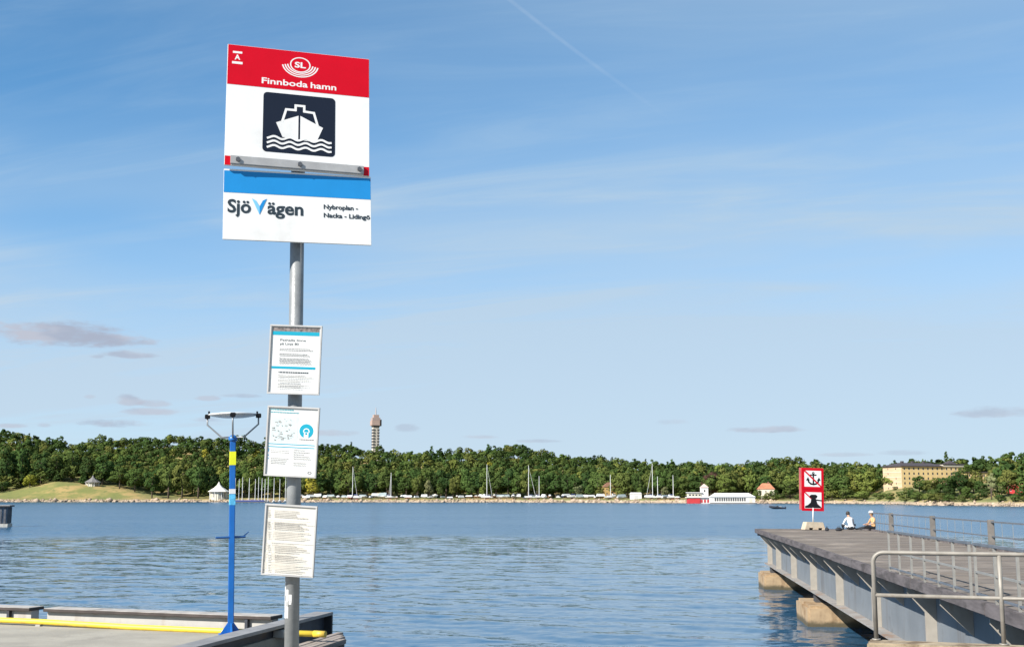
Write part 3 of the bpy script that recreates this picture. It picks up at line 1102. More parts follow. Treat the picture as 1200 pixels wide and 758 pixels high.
# concrete piers
PIERM = pm('pier_concrete', (0.40, 0.29, 0.175), 0.92, var=0.22, scale=0.9, bump=1.0, bscale=5, stain=(0.22, 0.125, 0.05), stain_lo=0.48, stain_hi=0.7, stain_scale=0.8)
for Yp, lab in ((65.8, 'smaller-looking tan concrete pier under the far end of the jetty'), (47.1, 'large tan concrete pier under the middle of the jetty'),
                (29.2, 'concrete pier in the shade under the near part of the jetty')):
    e = empty('concrete_pier', (JX0 + JS * Yp, Yp, 0), J_ANG)
    m = MB()
    m.prism([(0.10, 0.0), (JW - 0.3, 0.0), (JW - 0.3, 3.9), (0.10, 3.9)], -2.5, 0.80, axis='z')
    m.build('shaft', PIERM, e, bevel=0.10)
    for gx in (GX, JW / 2, JW - GX):
        MB().box((gx - 0.18, 1.6, 0.802), (gx + 0.22, 2.3, JZ - 1.912)).build('bearing', RUST, e)
    tag(e, lab, 'pier')

# left railing on the jetty edge
RAIL_TOP = pm('rail_blue_grey', (0.16, 0.175, 0.20), 0.5, 0.3, var=0.15, scale=4)
BAL = pm('baluster_grey', (0.31, 0.30, 0.275), 0.5, 0.25, var=0.12, scale=4)
rl = jetty_empty('jetty_railing')
rx = 0.09
ya, yb = jl(30.1), jl(JN + 0.5)
for (p0, p1) in ((jl(30.1), jl(22.35)), (jl(22.0), jl(14.0))):
    MB().box((rx - 0.03, p1, 0.985), (rx + 0.03, p0, 1.035)).build('top_rail', RAIL_TOP, rl, bevel=0.006)
    MB().box((rx - 0.018, p1, 0.50), (rx + 0.018, p0, 0.535)).build('mid_rail', BAL, rl)
    MB().box((rx - 0.018, p1, 0.115), (rx + 0.018, p0, 0.15)).build('bottom_rail', RAIL_TOP, rl)
bm_ = MB().box((-0.022, -0.022, 0.036), (0.022, 0.022, 0.984)).mesh('baluster', BAL)
for Yb in (30.08, 28.85, 27.5, 26.2, 24.9, 23.6, 22.37, 21.98, 20.7, 19.4, 18.1, 16.8, 15.5, 14.2):
    o = lnk('baluster', bm_, rl)
    o.location = (rx, jl(Yb), 0)
tag(rl, 'grey baluster railing along the left edge of the jetty deck', 'railing')

# right railing: stout posts, thin dark rails and rods
rr_ = jetty_empty('jetty_railing')
POSTM = pm('post_grey', (0.17, 0.155, 0.14), 0.8, var=0.2, scale=3)
xr = JW - 0.28
for Yp in (60.9, 51.9, 43.0, 34.0, 25.0):
    MB().box((xr - 0.10, jl(Yp) - 0.09, 0.0), (xr + 0.10, jl(Yp) + 0.09, 1.06)).build('post', POSTM, rr_, bevel=0.012)
Ys = (69.3, 60.9, 51.9, 43.0, 34.0, 25.0)
for k in range(5):
    y1, y0 = jl(min(Ys[k], 66.0)) - 0.10, jl(Ys[k + 1]) + 0.10
    MB().box((xr - 0.025, y0, 0.965), (xr + 0.025, y1, 1.02)).build('top_rail', RAIL_TOP, rr_)
    MB().box((xr - 0.02, y0, 0.47), (xr + 0.02, y1, 0.515)).build('mid_rail', RAIL_TOP, rr_)
    n = 7
    for q in range(1, n):
        yy = y0 + (y1 - y0) * q / n
        MB().box((xr - 0.006, yy - 0.006, 0.0), (xr + 0.006, yy + 0.006, 0.964)).build('rod', BAL, rr_)
tag(rr_, 'railing with stout posts and thin dark rails on the far side of jetty', 'railing')

# ================================================================= SIGN PRINT HELPERS
def streaks(mt, col, amount=0.6, sx=3.0, sz=0.35, lo=0.52, hi=0.72):
    """run-off streaks of another colour down a painted surface"""
    t = mt.node_tree
    g = NT(t)
    bs = t.nodes['Principled BSDF']
    src = bs.inputs['Base Color'].links[0].from_socket
    tc = g.n('ShaderNodeTexCoord')
    mp = g.n('ShaderNodeMapping')
    t.links.new(tc.outputs['Object'], mp.inputs[0])
    mp.inputs['Scale'].default_value = (sx, sx, sz)
    f = g.m('MULTIPLY', g.sm(g.noise(mp.outputs[0], 1.0, 6, 0.62), lo, hi), amount)
    t.links.new(g.mix(f, src, col), bs.inputs['Base Color'])


def waterline(mt, col, z1, z2):
    """algae and wet stain up to a ragged line above the water"""
    t = mt.node_tree
    g = NT(t)
    bs = t.nodes['Principled BSDF']
    src = bs.inputs['Base Color'].links[0].from_socket
    geo = g.n('ShaderNodeNewGeometry')
    sp_ = g.n('ShaderNodeSeparateXYZ')
    t.links.new(geo.outputs['Position'], sp_.inputs[0])
    n = g.noise(geo.outputs['Position'], 2.5, 4, 0.6)
    zz_ = g.m('ADD', sp_.outputs[2], g.m('MULTIPLY', g.m('SUBTRACT', n, 0.5), 0.35))
    t.links.new(g.mix(g.sm(zz_, z1, z2, 0.9, 0.0), src, col), bs.inputs['Base Color'])


streaks(GIRD, (0.10, 0.085, 0.075), 0.55, 1.6, 0.25)
streaks(STIF, (0.22, 0.13, 0.075), 0.6, 4.0, 0.6, 0.5, 0.7)
streaks(FLNG, (0.22, 0.11, 0.05), 0.6, 1.2, 1.2, 0.5, 0.68)
streaks(PIERM, (0.12, 0.075, 0.04), 0.7, 1.4, 0.3)
waterline(PIERM, (0.045, 0.04, 0.022), 0.10, 0.30)
streaks(CONC, (0.17, 0.155, 0.13), 0.6, 1.1, 1.1, 0.54, 0.66)
streaks(CONC, (0.10, 0.085, 0.065), 0.7, 9.0, 9.0, 0.66, 0.72)
streaks(FASC, (0.055, 0.05, 0.05), 0.7, 1.0, 3.0, 0.5, 0.62)
streaks(YEL, (0.40, 0.26, 0.06), 0.6, 2.2, 2.2, 0.5, 0.62)
streaks(STEEL_LT, (0.25, 0.20, 0.15), 0.6, 3.0, 0.8, 0.5, 0.68)


def ink(name, col, rough=0.45):
    return pm(name, col, rough, var=0.03, scale=8, spec=0.18)


WHITE = pm('sign_white', (0.76, 0.76, 0.755), 0.35, var=0.03, scale=3, spec=0.25, stain=(0.66, 0.655, 0.64), stain_lo=0.52, stain_hi=0.75, stain_scale=2.2)
RED = ink('sign_red', (0.56, 0.002, 0.014), 0.35)
BLUE = ink('sign_blue', (0.018, 0.24, 0.58), 0.35)
NAVY = ink('sign_navy', (0.012, 0.017, 0.032), 0.35)
CHARC = ink('print_charcoal', (0.03, 0.045, 0.06))
CYAN = ink('print_cyan', (0.015, 0.34, 0.48))
PAPER = ink('paper', (0.70, 0.71, 0.705))
PAPER_OLD = pm('aged_paper', (0.66, 0.635, 0.58), 0.6, var=0.05, scale=9, stain=(0.70, 0.64, 0.55), stain_scale=6)
GREY_INK = ink('print_grey', (0.20, 0.20, 0.205))
PALE_INK = ink('print_pale', (0.36, 0.35, 0.335))
BLACK = ink('print_black', (0.012, 0.012, 0.014))
ALU = pm('aluminium', (0.46, 0.45, 0.44), 0.45, 0.35, var=0.12, scale=7, stain=(0.44, 0.42, 0.39), stain_scale=6)
LIGHTBLUE = ink('print_light_blue', (0.20, 0.52, 0.80))


def text_mesh(body, width, cap, bold=0.0, align='LEFT', depth=0.0006):
    """flat lettering in the x-z plane facing -y, scaled to a width and a capital height"""
    cu = bpy.data.curves.new('lettering', 'FONT')
    cu.body = body
    cu.size = 1.0
    cu.extrude = 0.0
    cu.offset = bold
    cu.resolution_u = 3
    o = bpy.data.objects.new('lettering', cu)
    C.objects.link(o)
    dg = bpy.context.evaluated_depsgraph_get()
    me = bpy.data.meshes.new_from_object(o.evaluated_get(dg))
    bpy.data.objects.remove(o)
    bpy.data.curves.remove(cu)
    co = np.zeros(len(me.vertices) * 3, np.float32)
    me.vertices.foreach_get('co', co)
    co = co.reshape(-1, 3)
    x0, x1 = co[:, 0].min(), co[:, 0].max()
    sx = width / (x1 - x0)
    sz = cap / 0.73
    xx = (co[:, 0] - x0) * sx
    if align == 'CENTER':
        xx -= width / 2
    new = np.stack([xx, np.zeros(len(xx)), co[:, 1] * sz], -1)
    me.vertices.foreach_set('co', new.astype(np.float32).ravel())
    me.update()
    return me


def text(body, width, cap, mat, parent, x, z, y=-0.0016, bold=0.0, align='LEFT', name='lettering'):
    me = text_mesh(body, width, cap, bold, align)
    me.materials.clear()
    me.materials.append(mat)
    o = lnk(name, me, parent)
    o.location = (x, y, z)
    return o


def flat(name, polys, mat, parent, y=-0.0012, th=0.0008):
    b_ = MB()
    for p in polys:
        b_.prism(p, y, y + th)
    return b_.build(name, mat, parent)


def rect(x0, z0, x1, z1):
    return [(x0, z0), (x1, z0), (x1, z1), (x0, z1)]


def rrect(x0, z0, x1, z1, r, n=5):
    pts = []
    for (cx_, cz_, a0) in ((x1 - r, z0 + r, -90), (x1 - r, z1 - r, 0), (x0 + r, z1 - r, 90), (x0 + r, z0 + r, 180)):
        for k in range(n + 1):
            a = R(a0 + 90 * k / n)
            pts.append((cx_ + r * math.cos(a), cz_ + r * math.sin(a)))
    return pts


def ring(name, cx_, cz_, r0, r1, a0, a1, mat, parent, y=-0.0024, n=28, sz=1.0):
    b_ = MB()
    for k in range(n):
        q0, q1 = R(a0 + (a1 - a0) * k / n), R(a0 + (a1 - a0) * (k + 1) / n)
        b_.add([(cx_ + r * math.cos(q), y, cz_ + sz * r * math.sin(q)) for (r, q) in ((r0, q0), (r1, q0), (r1, q1), (r0, q1))], [(0, 1, 2, 3)])
    return b_.build(name, mat, parent)


def polyline(pts, w):
    """thick stroke as quads"""
    out = []
    for (a, b_) in zip(pts[:-1], pts[1:]):
        d = Vector((b_[0] - a[0], b_[1] - a[1]))
        d.normalize()
        nx, nz = -d.y * w / 2, d.x * w / 2
        ex, ez = d.x * w * 0.4, d.y * w * 0.4
        out.append([(a[0] + nx - ex, a[1] + nz - ez), (a[0] - nx - ex, a[1] - nz - ez), (b_[0] - nx + ex, b_[1] - nz + ez), (b_[0] + nx + ex, b_[1] + nz + ez)])
    return out


def flats_y(name, polys, mat, parent, y):
    """separate flat faces, each a hair in front of the last so none share a plane"""
    b_ = MB()
    for k, p in enumerate(polys):
        b_.add([(a, y - k * 0.00004, c_) for a, c_ in p], [tuple(range(len(p)))])
    return b_.build(name, mat, parent)


# ================================================================= FERRY STOP SIGN
POLE_Y = 6.36
GALV = pm('galvanised_pole', (0.235, 0.245, 0.25), 0.42, 0.1, var=0.16, scale=9, bump=0.15, bscale=90, stain=(0.17, 0.175, 0.18), stain_scale=5)


def pole_x(z):
    return -1.141 - 0.0125 * (z - 4.2)


fs = empty('ferry_stop_sign', (pole_x(QZ), POLE_Y, QZ))


def loc_in(x, y, z):
    return (x - pole_x(QZ), y - POLE_Y, z - QZ)


PR = 0.0375
pole = MB().tube([loc_in(pole_x(QZ), POLE_Y, QZ), loc_in(pole_x(5.4), POLE_Y, 5.4), loc_in(pole_x(6.86), POLE_Y, 6.86)], PR, 28).build('pole', GALV, fs, smooth=True)
MB().tube([loc_in(pole_x(QZ), POLE_Y, QZ + 0.001), loc_in(pole_x(QZ), POLE_Y, QZ + 0.03)], 0.12, 24).build('base_plate', GALV, fs, smooth=True)
# torn stickers on the pole
rs_ = random.Random(12)
for (z0, z1, a0, a1) in ((4.33, 4.475, -168, -112), (4.475, 4.515, -170, -138), (4.548, 4.575, -125, -72), (4.40, 4.45, -108, -84)):
    b = MB()
    n = 8
    for k in range(n):
        for q in range(5):
            if rs_.random() < 0.12:
                continue
            vs_ = []
            for (kk, qq) in ((k, q), (k + 1, q), (k + 1, q + 1), (k, q + 1)):
                a = R(a0 + (a1 - a0) * kk / n)
                z = z0 + (z1 - z0) * qq / 5
                vs_.append(loc_in(pole_x(z) + (PR + 0.0008) * math.cos(a), POLE_Y + (PR + 0.0008) * math.sin(a), z))
            b.add(vs_, [(0, 1, 2, 3)])
    b.build('torn_sticker', pm('sticker_white', (0.66, 0.66, 0.65), 0.6, var=0.1), pole)


def plate_empty(name, x, y, z, yaw, pit, rol, parent, w, h, th, mat):
    """a plate whose front is the local plane y=0 facing the camera"""
    bo = MB().box((-w / 2, 0.0, -h / 2), (w / 2, th, h / 2)).build(name, mat, parent, bevel=0.0012)
    bo.location = loc_in(x, y, z)
    M = Matrix.Rotation(R(yaw), 3, 'Z') @ Matrix.Rotation(R(pit), 3, 'X') @ Matrix.Rotation(R(rol), 3, 'Y')
    bo.rotation_euler = M.to_euler()
    return bo


# upper plate
UW, UH = 0.780, 0.705
up = plate_empty('upper_plate', -1.1688, 6.318, 7.046, 17, -6.3, 0.1, fs, UW, UH, 0.012, WHITE)
up['label'] = 'white plate with red band, ship pictogram and stop name'


def U(u, v):
    return ((u - 0.5) * UW, (0.5 - v) * UH)


def urect(u0, v0, u1, v1):
    a, b_ = U(u0, v1), U(u1, v0)
    return rect(a[0], a[1], b_[0], b_[1])


flat('red_band', [urect(0.003, 0.003, 0.997, 0.335)], RED, up)
x, z = U(0.5, 0.302)
text('Finnboda', 0.250, 0.036, WHITE, up, x - 0.204, z, bold=0.02, name='stop_name')
text('hamn', 0.142, 0.036, WHITE, up, x + 0.062, z, bold=0.02, name='stop_name')
# letter A between two short bars
x, z = U(0.068, 0.125)
text('A', 0.030, 0.030, WHITE, up, x, z, bold=0.03, align='CENTER', name='stop_letter')
xa, za = U(0.068, 0.064)
xb, zb = U(0.068, 0.152)
flats_y('letter_bars', [rect(xa - 0.025, za - 0.006, xa + 0.025, za + 0.006), rect(xb - 0.028, zb - 0.007, xb + 0.028, zb + 0.007)], WHITE, up, -0.0016)
# operator emblem: letters in a ring with three arcs under it
x, z = U(0.505, 0.115)
lg = ring('emblem', x, z, 0.050, 0.057, 0, 360, WHITE, up, y=-0.0016, sz=0.80)
text('SL', 0.062, 0.034, WHITE, up, x, z - 0.017, bold=0.03, align='CENTER', name='emblem_letters', y=-0.0018)
for k, r0 in enumerate((0.066, 0.080, 0.094)):
    ring('emblem_arc', x, z + 0.004, r0, r0 + 0.0075, 186 + 1.5 * k, 354 - 1.5 * k, WHITE, up, y=-0.0016, sz=0.78)
# pictogram
x0, z0 = U(0.253, 0.865)
x1, z1 = U(0.755, 0.372)
pic = flat('pictogram', [rrect(x0, z0, x1, z1, 0.022)], NAVY, up)
pw, ph = x1 - x0, z1 - z0


def Q(a, c):
    return (x0 + a * pw, z1 - c * ph)


hull = [[Q(0.18, 0.50), Q(0.487, 0.355), Q(0.487, 0.765), Q(0.27, 0.735)], [Q(0.513, 0.355), Q(0.83, 0.525), Q(0.74, 0.775), Q(0.513, 0.765)]]
flats_y('ship_hull', hull, WHITE, pic, -0.0016)
flats_y('ship_outline', polyline([Q(0.265, 0.47), Q(0.315, 0.265), Q(0.445, 0.265), Q(0.445, 0.185), Q(0.565, 0.185), Q(0.565, 0.275), Q(0.70, 0.285), Q(0.755, 0.50)], 0.013), WHITE, pic, -0.0018)
for k in range(3):
    pts = []
    for i in range(37):
        a = 0.07 + 0.87 * i / 36
        pts.append(Q(a, 0.755 + 0.075 * k + 0.02 * math.sin(i / 36 * 2 * math.pi * 4.0 + 2.2)))
    flats_y('wave_line', polyline(pts, 0.0115), WHITE, pic, -0.0022)
# clamp bar with bolts, red corners
flat('red_corner', [urect(0.003, 0.925, 0.042, 0.998)], RED, up)
flat('red_corner', [urect(0.957, 0.925, 0.997, 0.998)], RED, up)
xx0, zz0 = U(0.040, 0.992)
xx1, zz1 = U(0.957, 0.926)
bar = MB().box((xx0, -0.016, zz0), (xx1, -0.001, zz1)).build('clamp_bar', ALU, up, bevel=0.002)
for uu in (0.09, 0.51, 0.925):
    xk, zk = U(uu, 0.958)
    b = MB().tube([(xk, -0.0165, zk), (xk, -0.026, zk)], 0.013, 6)
    b.build('bolt', pm('bolt_steel', (0.16, 0.16, 0.165), 0.4, 0.6), bar)

# lower plate
LW, LH = 0.788, 0.391
lo = plate_empty('lower_plate', -1.1517, 6.284, 6.4934, 15.5, -4.4, -0.85, fs, LW, LH, 0.012, WHITE)
lo['label'] = 'white plate with blue band and route names'


def Lp(u, v):
    return ((u - 0.5) * LW, (0.5 - v) * LH)


a, c_ = Lp(0.002, 0.336), Lp(0.998, 0.025)
flat('blue_band', [rect(a[0], a[1], c_[0], c_[1])], BLUE, lo)
xs, zs = Lp(0.028, 0.615)
text('Sjö', 0.122, 0.074, CHARC, lo, xs, zs, bold=0.026, name='operator_name')
xs, zs = Lp(0.292, 0.615)
text('ägen', 0.190, 0.072, CHARC, lo, xs, zs, bold=0.026, name='operator_name')
v0, v1, v2 = Lp(0.188, 0.405), Lp(0.240, 0.635), Lp(0.289, 0.400)
vm = Lp(0.240, 0.515)
va, vb = Lp(0.226, 0.455), Lp(0.258, 0.455)
flats_y('chevron', [[v0, v1, vm, (v0[0] + 0.022, v0[1] - 0.012)]], LIGHTBLUE, lo, -0.0016)
flats_y('chevron', [[v1, v2, (v2[0] - 0.022, v2[1] - 0.012), vm]], BLUE, lo, -0.0017)
xs, zs = Lp(0.672, 0.505)
text('Nybroplan -', 0.186, 0.0255, CHARC, lo, xs, zs, bold=0.03, name='route_name')
xs, zs = Lp(0.672, 0.627)
text('Nacka - Lidingö', 0.252, 0.0255, CHARC, lo, xs, zs, bold=0.03, name='route_name')
# straps that hold plates and boards to the pole
for zc in (6.83, 6.76, 6.56, 6.40):
    MB().tube([loc_in(pole_x(zc), POLE_Y, zc - 0.016), loc_in(pole_x(zc), POLE_Y, zc + 0.016)], PR + 0.004, 20).build('pole_clamp', ALU, fs, smooth=True)

# timetable boards
rb = random.Random(33)


def words(bx0, bx1, z, th, frac=1.0):
    out = []
    xw = bx0
    end = bx0 + (bx1 - bx0) * frac
    while xw < end - 0.003:
        w_ = min(rb.uniform(0.004, 0.014), end - xw)
        out.append(rect(xw, z, xw + w_, z + th))
        xw += w_ + 0.0022
    return out


def board(name, x, z, yaw, pit, rol, w, h, paper, label):
    bo = plate_empty(name, x, 6.272, z, yaw, pit, rol, fs, w, h, 0.010, ALU)
    bo['label'] = label
    f = 0.009
    sh_ = flat('sheet', [rect(-w / 2 + f, -h / 2 + f, w / 2 - f, h / 2 - f * 1.1)], paper, bo, y=-0.0010)
    for (p0, p1) in (((-w / 2, -h / 2), (w / 2, -h / 2 + f)), ((-w / 2, h / 2 - f), (w / 2, h / 2)), ((-w / 2, -h / 2 + f + 0.0003), (-w / 2 + f, h / 2 - f - 0.0003)),
                     ((w / 2 - f, -h / 2 + f + 0.0003), (w / 2, h / 2 - f - 0.0003))):
        MB().box((p0[0], -0.009, p0[1]), (p1[0], -0.0003, p1[1])).build('frame_strip', pm('frame_white', (0.52, 0.51, 0.50), 0.4, 0.1), bo, bevel=0.001)
    MB().box((-0.05, 0.0102, -0.02), (0.05, 0.030, 0.02)).build('back_clamp', ALU, bo)
    return bo, sh_


def P3(w, h):
    return lambda u, v: ((u - 0.5) * w, (0.5 - v) * h)


BW, BH = 0.2755, 0.366
b1, s1 = board('timetable_board', -1.1470, 5.666, 1.0, 3, 1.75, BW, BH, PAPER, 'topmost framed notice with cyan bands')
p = P3(BW, BH)
Y1 = -0.0016


def fr(u0, v0, u1, v1, pf):
    a, c2 = pf(u0, v1), pf(u1, v0)
    return rect(a[0], a[1], c2[0], c2[1])


flats_y('header_strip', [fr(0.05, 0.035, 0.95, 0.095, p)], pm('header_print', (0.20, 0.17, 0.16), 0.5, var=0.6, scale=60), s1, Y1)
flats_y('cyan_band', [fr(0.05, 0.095, 0.95, 0.150, p), fr(0.06, 0.60, 0.90, 0.635, p)], CYAN, s1, Y1 - 0.0002)
xx, zz = p(0.205, 0.235)
text('Pathalla linne', 0.135, 0.0125, CHARC, s1, xx, zz, bold=0.008, name='heading', y=Y1)
xx, zz = p(0.205, 0.290)
text('på Linje 80', 0.098, 0.0125, CHARC, s1, xx, zz, bold=0.012, name='heading', y=Y1)
ws = []
for v in (0.350, 0.372, 0.425, 0.447, 0.490, 0.512, 0.534, 0.556):
    a, c2 = p(0.20, v), p(0.86, v)
    ws += words(a[0], c2[0], a[1], 0.0030, rb.uniform(0.75, 1))
for v in (0.735, 0.757, 0.800, 0.822, 0.860, 0.882, 0.904):
    a, c2 = p(0.20, v), p(0.86, v)
    ws += words(a[0], c2[0], a[1], 0.0030, rb.uniform(0.6, 1))
flats_y('text_lines', ws, GREY_INK, s1, Y1)['kind'] = 'stuff'
a, c2 = p(0.20, 0.695), p(0.80, 0.695)
flats_y('subheading', words(a[0], c2[0], a[1], 0.0065, 0.95), CHARC, s1, Y1)

b2, s2 = board('timetable_board', -1.1508, 5.2355, -2.5, 4.7, 2.95, BW, BH, PAPER, 'middle framed notice with map and round cyan emblem')
ws = []
for v, f_ in ((0.062, .5), (0.098, .62)):
    a, c2 = p(0.06, v), p(0.94, v)
    ws += words(a[0], c2[0], a[1], 0.0055, f_)
flats_y('heading_lines', ws, pm('print_teal', (0.10, 0.36, 0.42), 0.5), s2, Y1)
mp_ = []
for k in range(60):
    uu, vv_ = rb.uniform(0.10, 0.52), rb.uniform(0.17, 0.48)
    q = rb.uniform(0.006, 0.03)
    mp_.append(fr(uu, vv_, uu + q * rb.uniform(.5, 2), vv_ + q * 0.5, p))
flats_y('map_print', [fr(0.08, 0.15, 0.60, 0.52, p)], pm('map_pale', (0.56, 0.64, 0.66), 0.6, var=0.06, scale=30), s2, Y1)
flats_y('map_marks', mp_, PALE_INK, s2, Y1 - 0.0003)['kind'] = 'stuff'
cx_, cz_ = p(0.765, 0.34)
ring('round_emblem', cx_, cz_, 0.0, 0.037, 0, 360, CYAN, s2, y=Y1)
ring('emblem_arc', cx_, cz_ - 0.002, 0.012, 0.017, -20, 200, WHITE, s2, y=Y1 - 0.0003)
flats_y('emblem_figure', [rect(cx_ - 0.012, cz_ - 0.036, cx_ + 0.012, cz_ - 0.006)], WHITE, s2, Y1 - 0.0005)
ring('emblem_dot', cx_, cz_ - 0.014, 0.0, 0.006, 0, 360, CYAN, s2, y=Y1 - 0.0008)
a, c2 = p(0.64, 0.47), p(0.92, 0.47)
flats_y('emblem_caption', words(a[0], c2[0], a[1], 0.005, 1), GREY_INK, s2, Y1)
flats_y('teal_rules', [fr(0.05, 0.535, 0.94, 0.547, p), fr(0.05, 0.575, 0.94, 0.587, p)], CYAN, s2, Y1)
flats_y('bullets', [fr(0.055, 0.605, 0.075, 0.655, p), fr(0.055, 0.695, 0.075, 0.715, p), fr(0.055, 0.74, 0.075, 0.76, p)], pm('print_blue', (0.08, 0.28, 0.45), 0.5), s2, Y1)
ws = []
for v in (0.64, 0.665, 0.75, 0.772, 0.795, 0.818):
    a, c2 = p(0.11, v), p(0.48, v)
    ws += words(a[0], c2[0], a[1], 0.0028, rb.uniform(.7, 1))
for v in (0.62, 0.65, 0.68, 0.71, 0.74, 0.80, 0.83):
    a, c2 = p(0.54, v), p(0.92, v)
    ws += words(a[0], c2[0], a[1], 0.0028, rb.uniform(.5, 1))
flats_y('text_lines', ws, PALE_INK, s2, Y1)['kind'] = 'stuff'
ring('stamp', *p(0.87, 0.93), 0.006, 0.011, 0, 360, GREY_INK, s2, y=Y1, n=16, sz=0.7)

b3, s3 = board('timetable_board', -1.1502, 4.7275, -4.5, 4.5, 3.3, BW, BH, PAPER_OLD, 'lowest framed timetable with faded print')
ws = []
for v0_ in (0.10, 0.26, 0.39, 0.56, 0.69, 0.82):
    for q in range(5):
        v = v0_ + 0.0215 * q
        a, c2 = p(0.06, v), p(0.94, v)
        ws += words(a[0], a[0] + 0.016, a[1], 0.004, 1)
        ws += words(a[0] + 0.034, c2[0], a[1], 0.0040, rb.uniform(0.5, 0.95))
for v in (0.225, 0.49, 0.945):
    a, c2 = p(0.06, v), p(0.94, v)
    ws += words(a[0], c2[0], a[1], 0.0026, 0.95)
flats_y('faded_print', ws, pm('print_faded', (0.46, 0.43, 0.38), 0.6, var=0.25, scale=25), s3, Y1)['kind'] = 'stuff'
tag(fs, 'tall ferry stop sign on a grey steel pole with three framed timetables', 'sign')

# ================================================================= BLUE MAST WITH SENSOR DISC
BLUEP = pm('blue_paint', (0.008, 0.135, 0.47), 0.4, var=0.15, scale=3, stain=(0.02, 0.085, 0.26), stain_lo=0.55, stain_hi=0.72, stain_scale=4.5)
streaks(BLUEP, (0.10, 0.17, 0.30), 0.5, 12, 2.0, 0.6, 0.72)
bmz = 3.02
bp = empty('blue_mast', (-3.50, 15.26, QZ))
bp.rotation_euler = (0, R(-1.2), R(18))
bo = MB()
bo.box((-0.035, -0.035, 0.03), (0.035, 0.035, 2.41))
shaft = bo.build('shaft', BLUEP, bp, bevel=0.008)
MB().box((-0.0375, -0.0375, 2.10), (0.0375, 0.0375, 2.27)).build('yellow_band', pm('fluor_yellow', (0.80, 0.83, 0.02), 0.4), bp)
MB().box((-0.037, -0.037, 1.74), (0.037, 0.037, 1.80)).build('white_sticker', WHITE, bp)
MB().box((-0.0365, -0.0365, 1.60), (0.0365, 0.0365, 1.735)).build('blue_sticker', pm('sticker_cyan', (0.10, 0.45, 0.72), 0.4, var=0.5, scale=14), bp)
MB().prism([(-0.13, 0.022), (0.13, 0.022), (0.04, 0.15), (-0.04, 0.15)], -0.012, 0.012).build('foot_gusset', BLUEP, bp)
MB().prism([(-0.13, 0.022), (0.13, 0.022), (0.04, 0.15), (-0.04, 0.15)], -0.012, 0.012, axis='x').build('foot_gusset', BLUEP, bp)
MB().box((-0.14, -0.14, 0.0), (0.14, 0.14, 0.021)).build('foot_plate', BLUEP, bp, bevel=0.004)
MB().tube([(-0.20, -0.05, 1.20), (0.17, 0.02, 1.20)], 0.014, 8).build('cross_bar', pm('bar_blue', (0.02, 0.10, 0.30), 0.5), bp)
MB().tube([(0.14, 0.02, 1.20), (0.21, 0.04, 1.26)], 0.008, 6).build('bar_hook', pm('bar_blue', (0.02, 0.10, 0.30), 0.5), bp)
MB().lathe([(0.05, 2.405), (0.055, 2.420), (0.055, 2.450), (0.02, 2.480)], 14).build('top_cap', BLUEP, bp, smooth=True)
ARM = pm('arm_grey', (0.30, 0.32, 0.34), 0.45, 0.4)
for a, rr0 in ((R(182), 0.325), (R(-2 - 0), 0.325), (R(-78), 0.30)):
    cx1, cy1 = math.cos(a - R(18)), math.sin(a - R(18))
    MB().tube([(cx1 * 0.02, cy1 * 0.02, 2.450), (cx1 * 0.14, cy1 * 0.14, 2.450), (cx1 * rr0, cy1 * rr0, 2.610), (cx1 * rr0, cy1 * rr0, 2.715)], 0.011, 8).build('arm', ARM, bp, smooth=True)
    MB().box((cx1 * rr0 - 0.032, cy1 * rr0 - 0.032, 2.690), (cx1 * rr0 + 0.032, cy1 * rr0 + 0.032, 2.745)).build('arm_clamp', BLACK, bp, bevel=0.006)
MB().lathe([(0.02, 2.695), (0.16, 2.700), (0.27, 2.718), (0.315, 2.738), (0.30, 2.748), (0.15, 2.762), (0.02, 2.768)], 36).build('disc', pm('disc_white', (0.72, 0.74, 0.75), 0.3, 0.1), bp, smooth=True)
for sx_ in (-1, 1):
    MB().tube([(sx_ * 0.30, 0, 2.745), (sx_ * 0.30, 0, 2.780)], 0.012, 8).build('disc_bolt', BLACK, bp)
tag(bp, 'slim blue mast with yellow band carrying a flat pale disc on three arms', 'mast')

# ================================================================= SIGN AT THE JETTY END
def jp(x, Y, z=0.0):
    """point on the jetty: x metres in from the left edge at world distance Y, z above the deck"""
    c_, s_ = math.cos(J_ANG), math.sin(J_ANG)
    ly = jl(Y)
    return Vector((JX0 + JS * JN + x * c_ - ly * s_, JN + x * s_ + ly * c_, JZ + z))


sp = at(953, 621, 68.7)
js = empty('waterway_sign', (sp.x, 68.7, JZ + 0.01))
js.scale = (1.03, 1.03, 1.03)
js.rotation_euler = (0, R(1.5), R(9))
JB = pm('sign_block', (0.52, 0.44, 0.33), 0.9, var=0.15, scale=3, bump=0.4, stain=(0.45, 0.26, 0.15), stain_scale=1.5)
MB().prism([(-0.60, 0.0), (-0.33, 0.0), (-0.33, 0.10), (-0.12, 0.10), (-0.12, 0.0), (0.20, 0.0), (0.20, 0.10), (0.41, 0.10), (0.41, 0.0), (0.62, 0.0), (0.47, 0.42), (-0.47, 0.42)],
           -0.28, 0.28).build('concrete_block', JB, js, bevel=0.015)
MB().tube([(0.0, 0, 0.42), (0.0, 0, 1.2)], 0.035, 10).build('post', WHITE, js, smooth=True)
z0_ = 1.02
SW, SHh = 1.27, 1.17
MB().box((-SW / 2 - 0.04, 0.03, z0_ + 0.06), (SW / 2 - 0.04, 0.30, z0_ + 2 * SHh + 0.02)).build('sign_box', pm('box_side_red', (0.42, 0.10, 0.10), 0.5, var=0.15), js, bevel=0.01)
panels = []
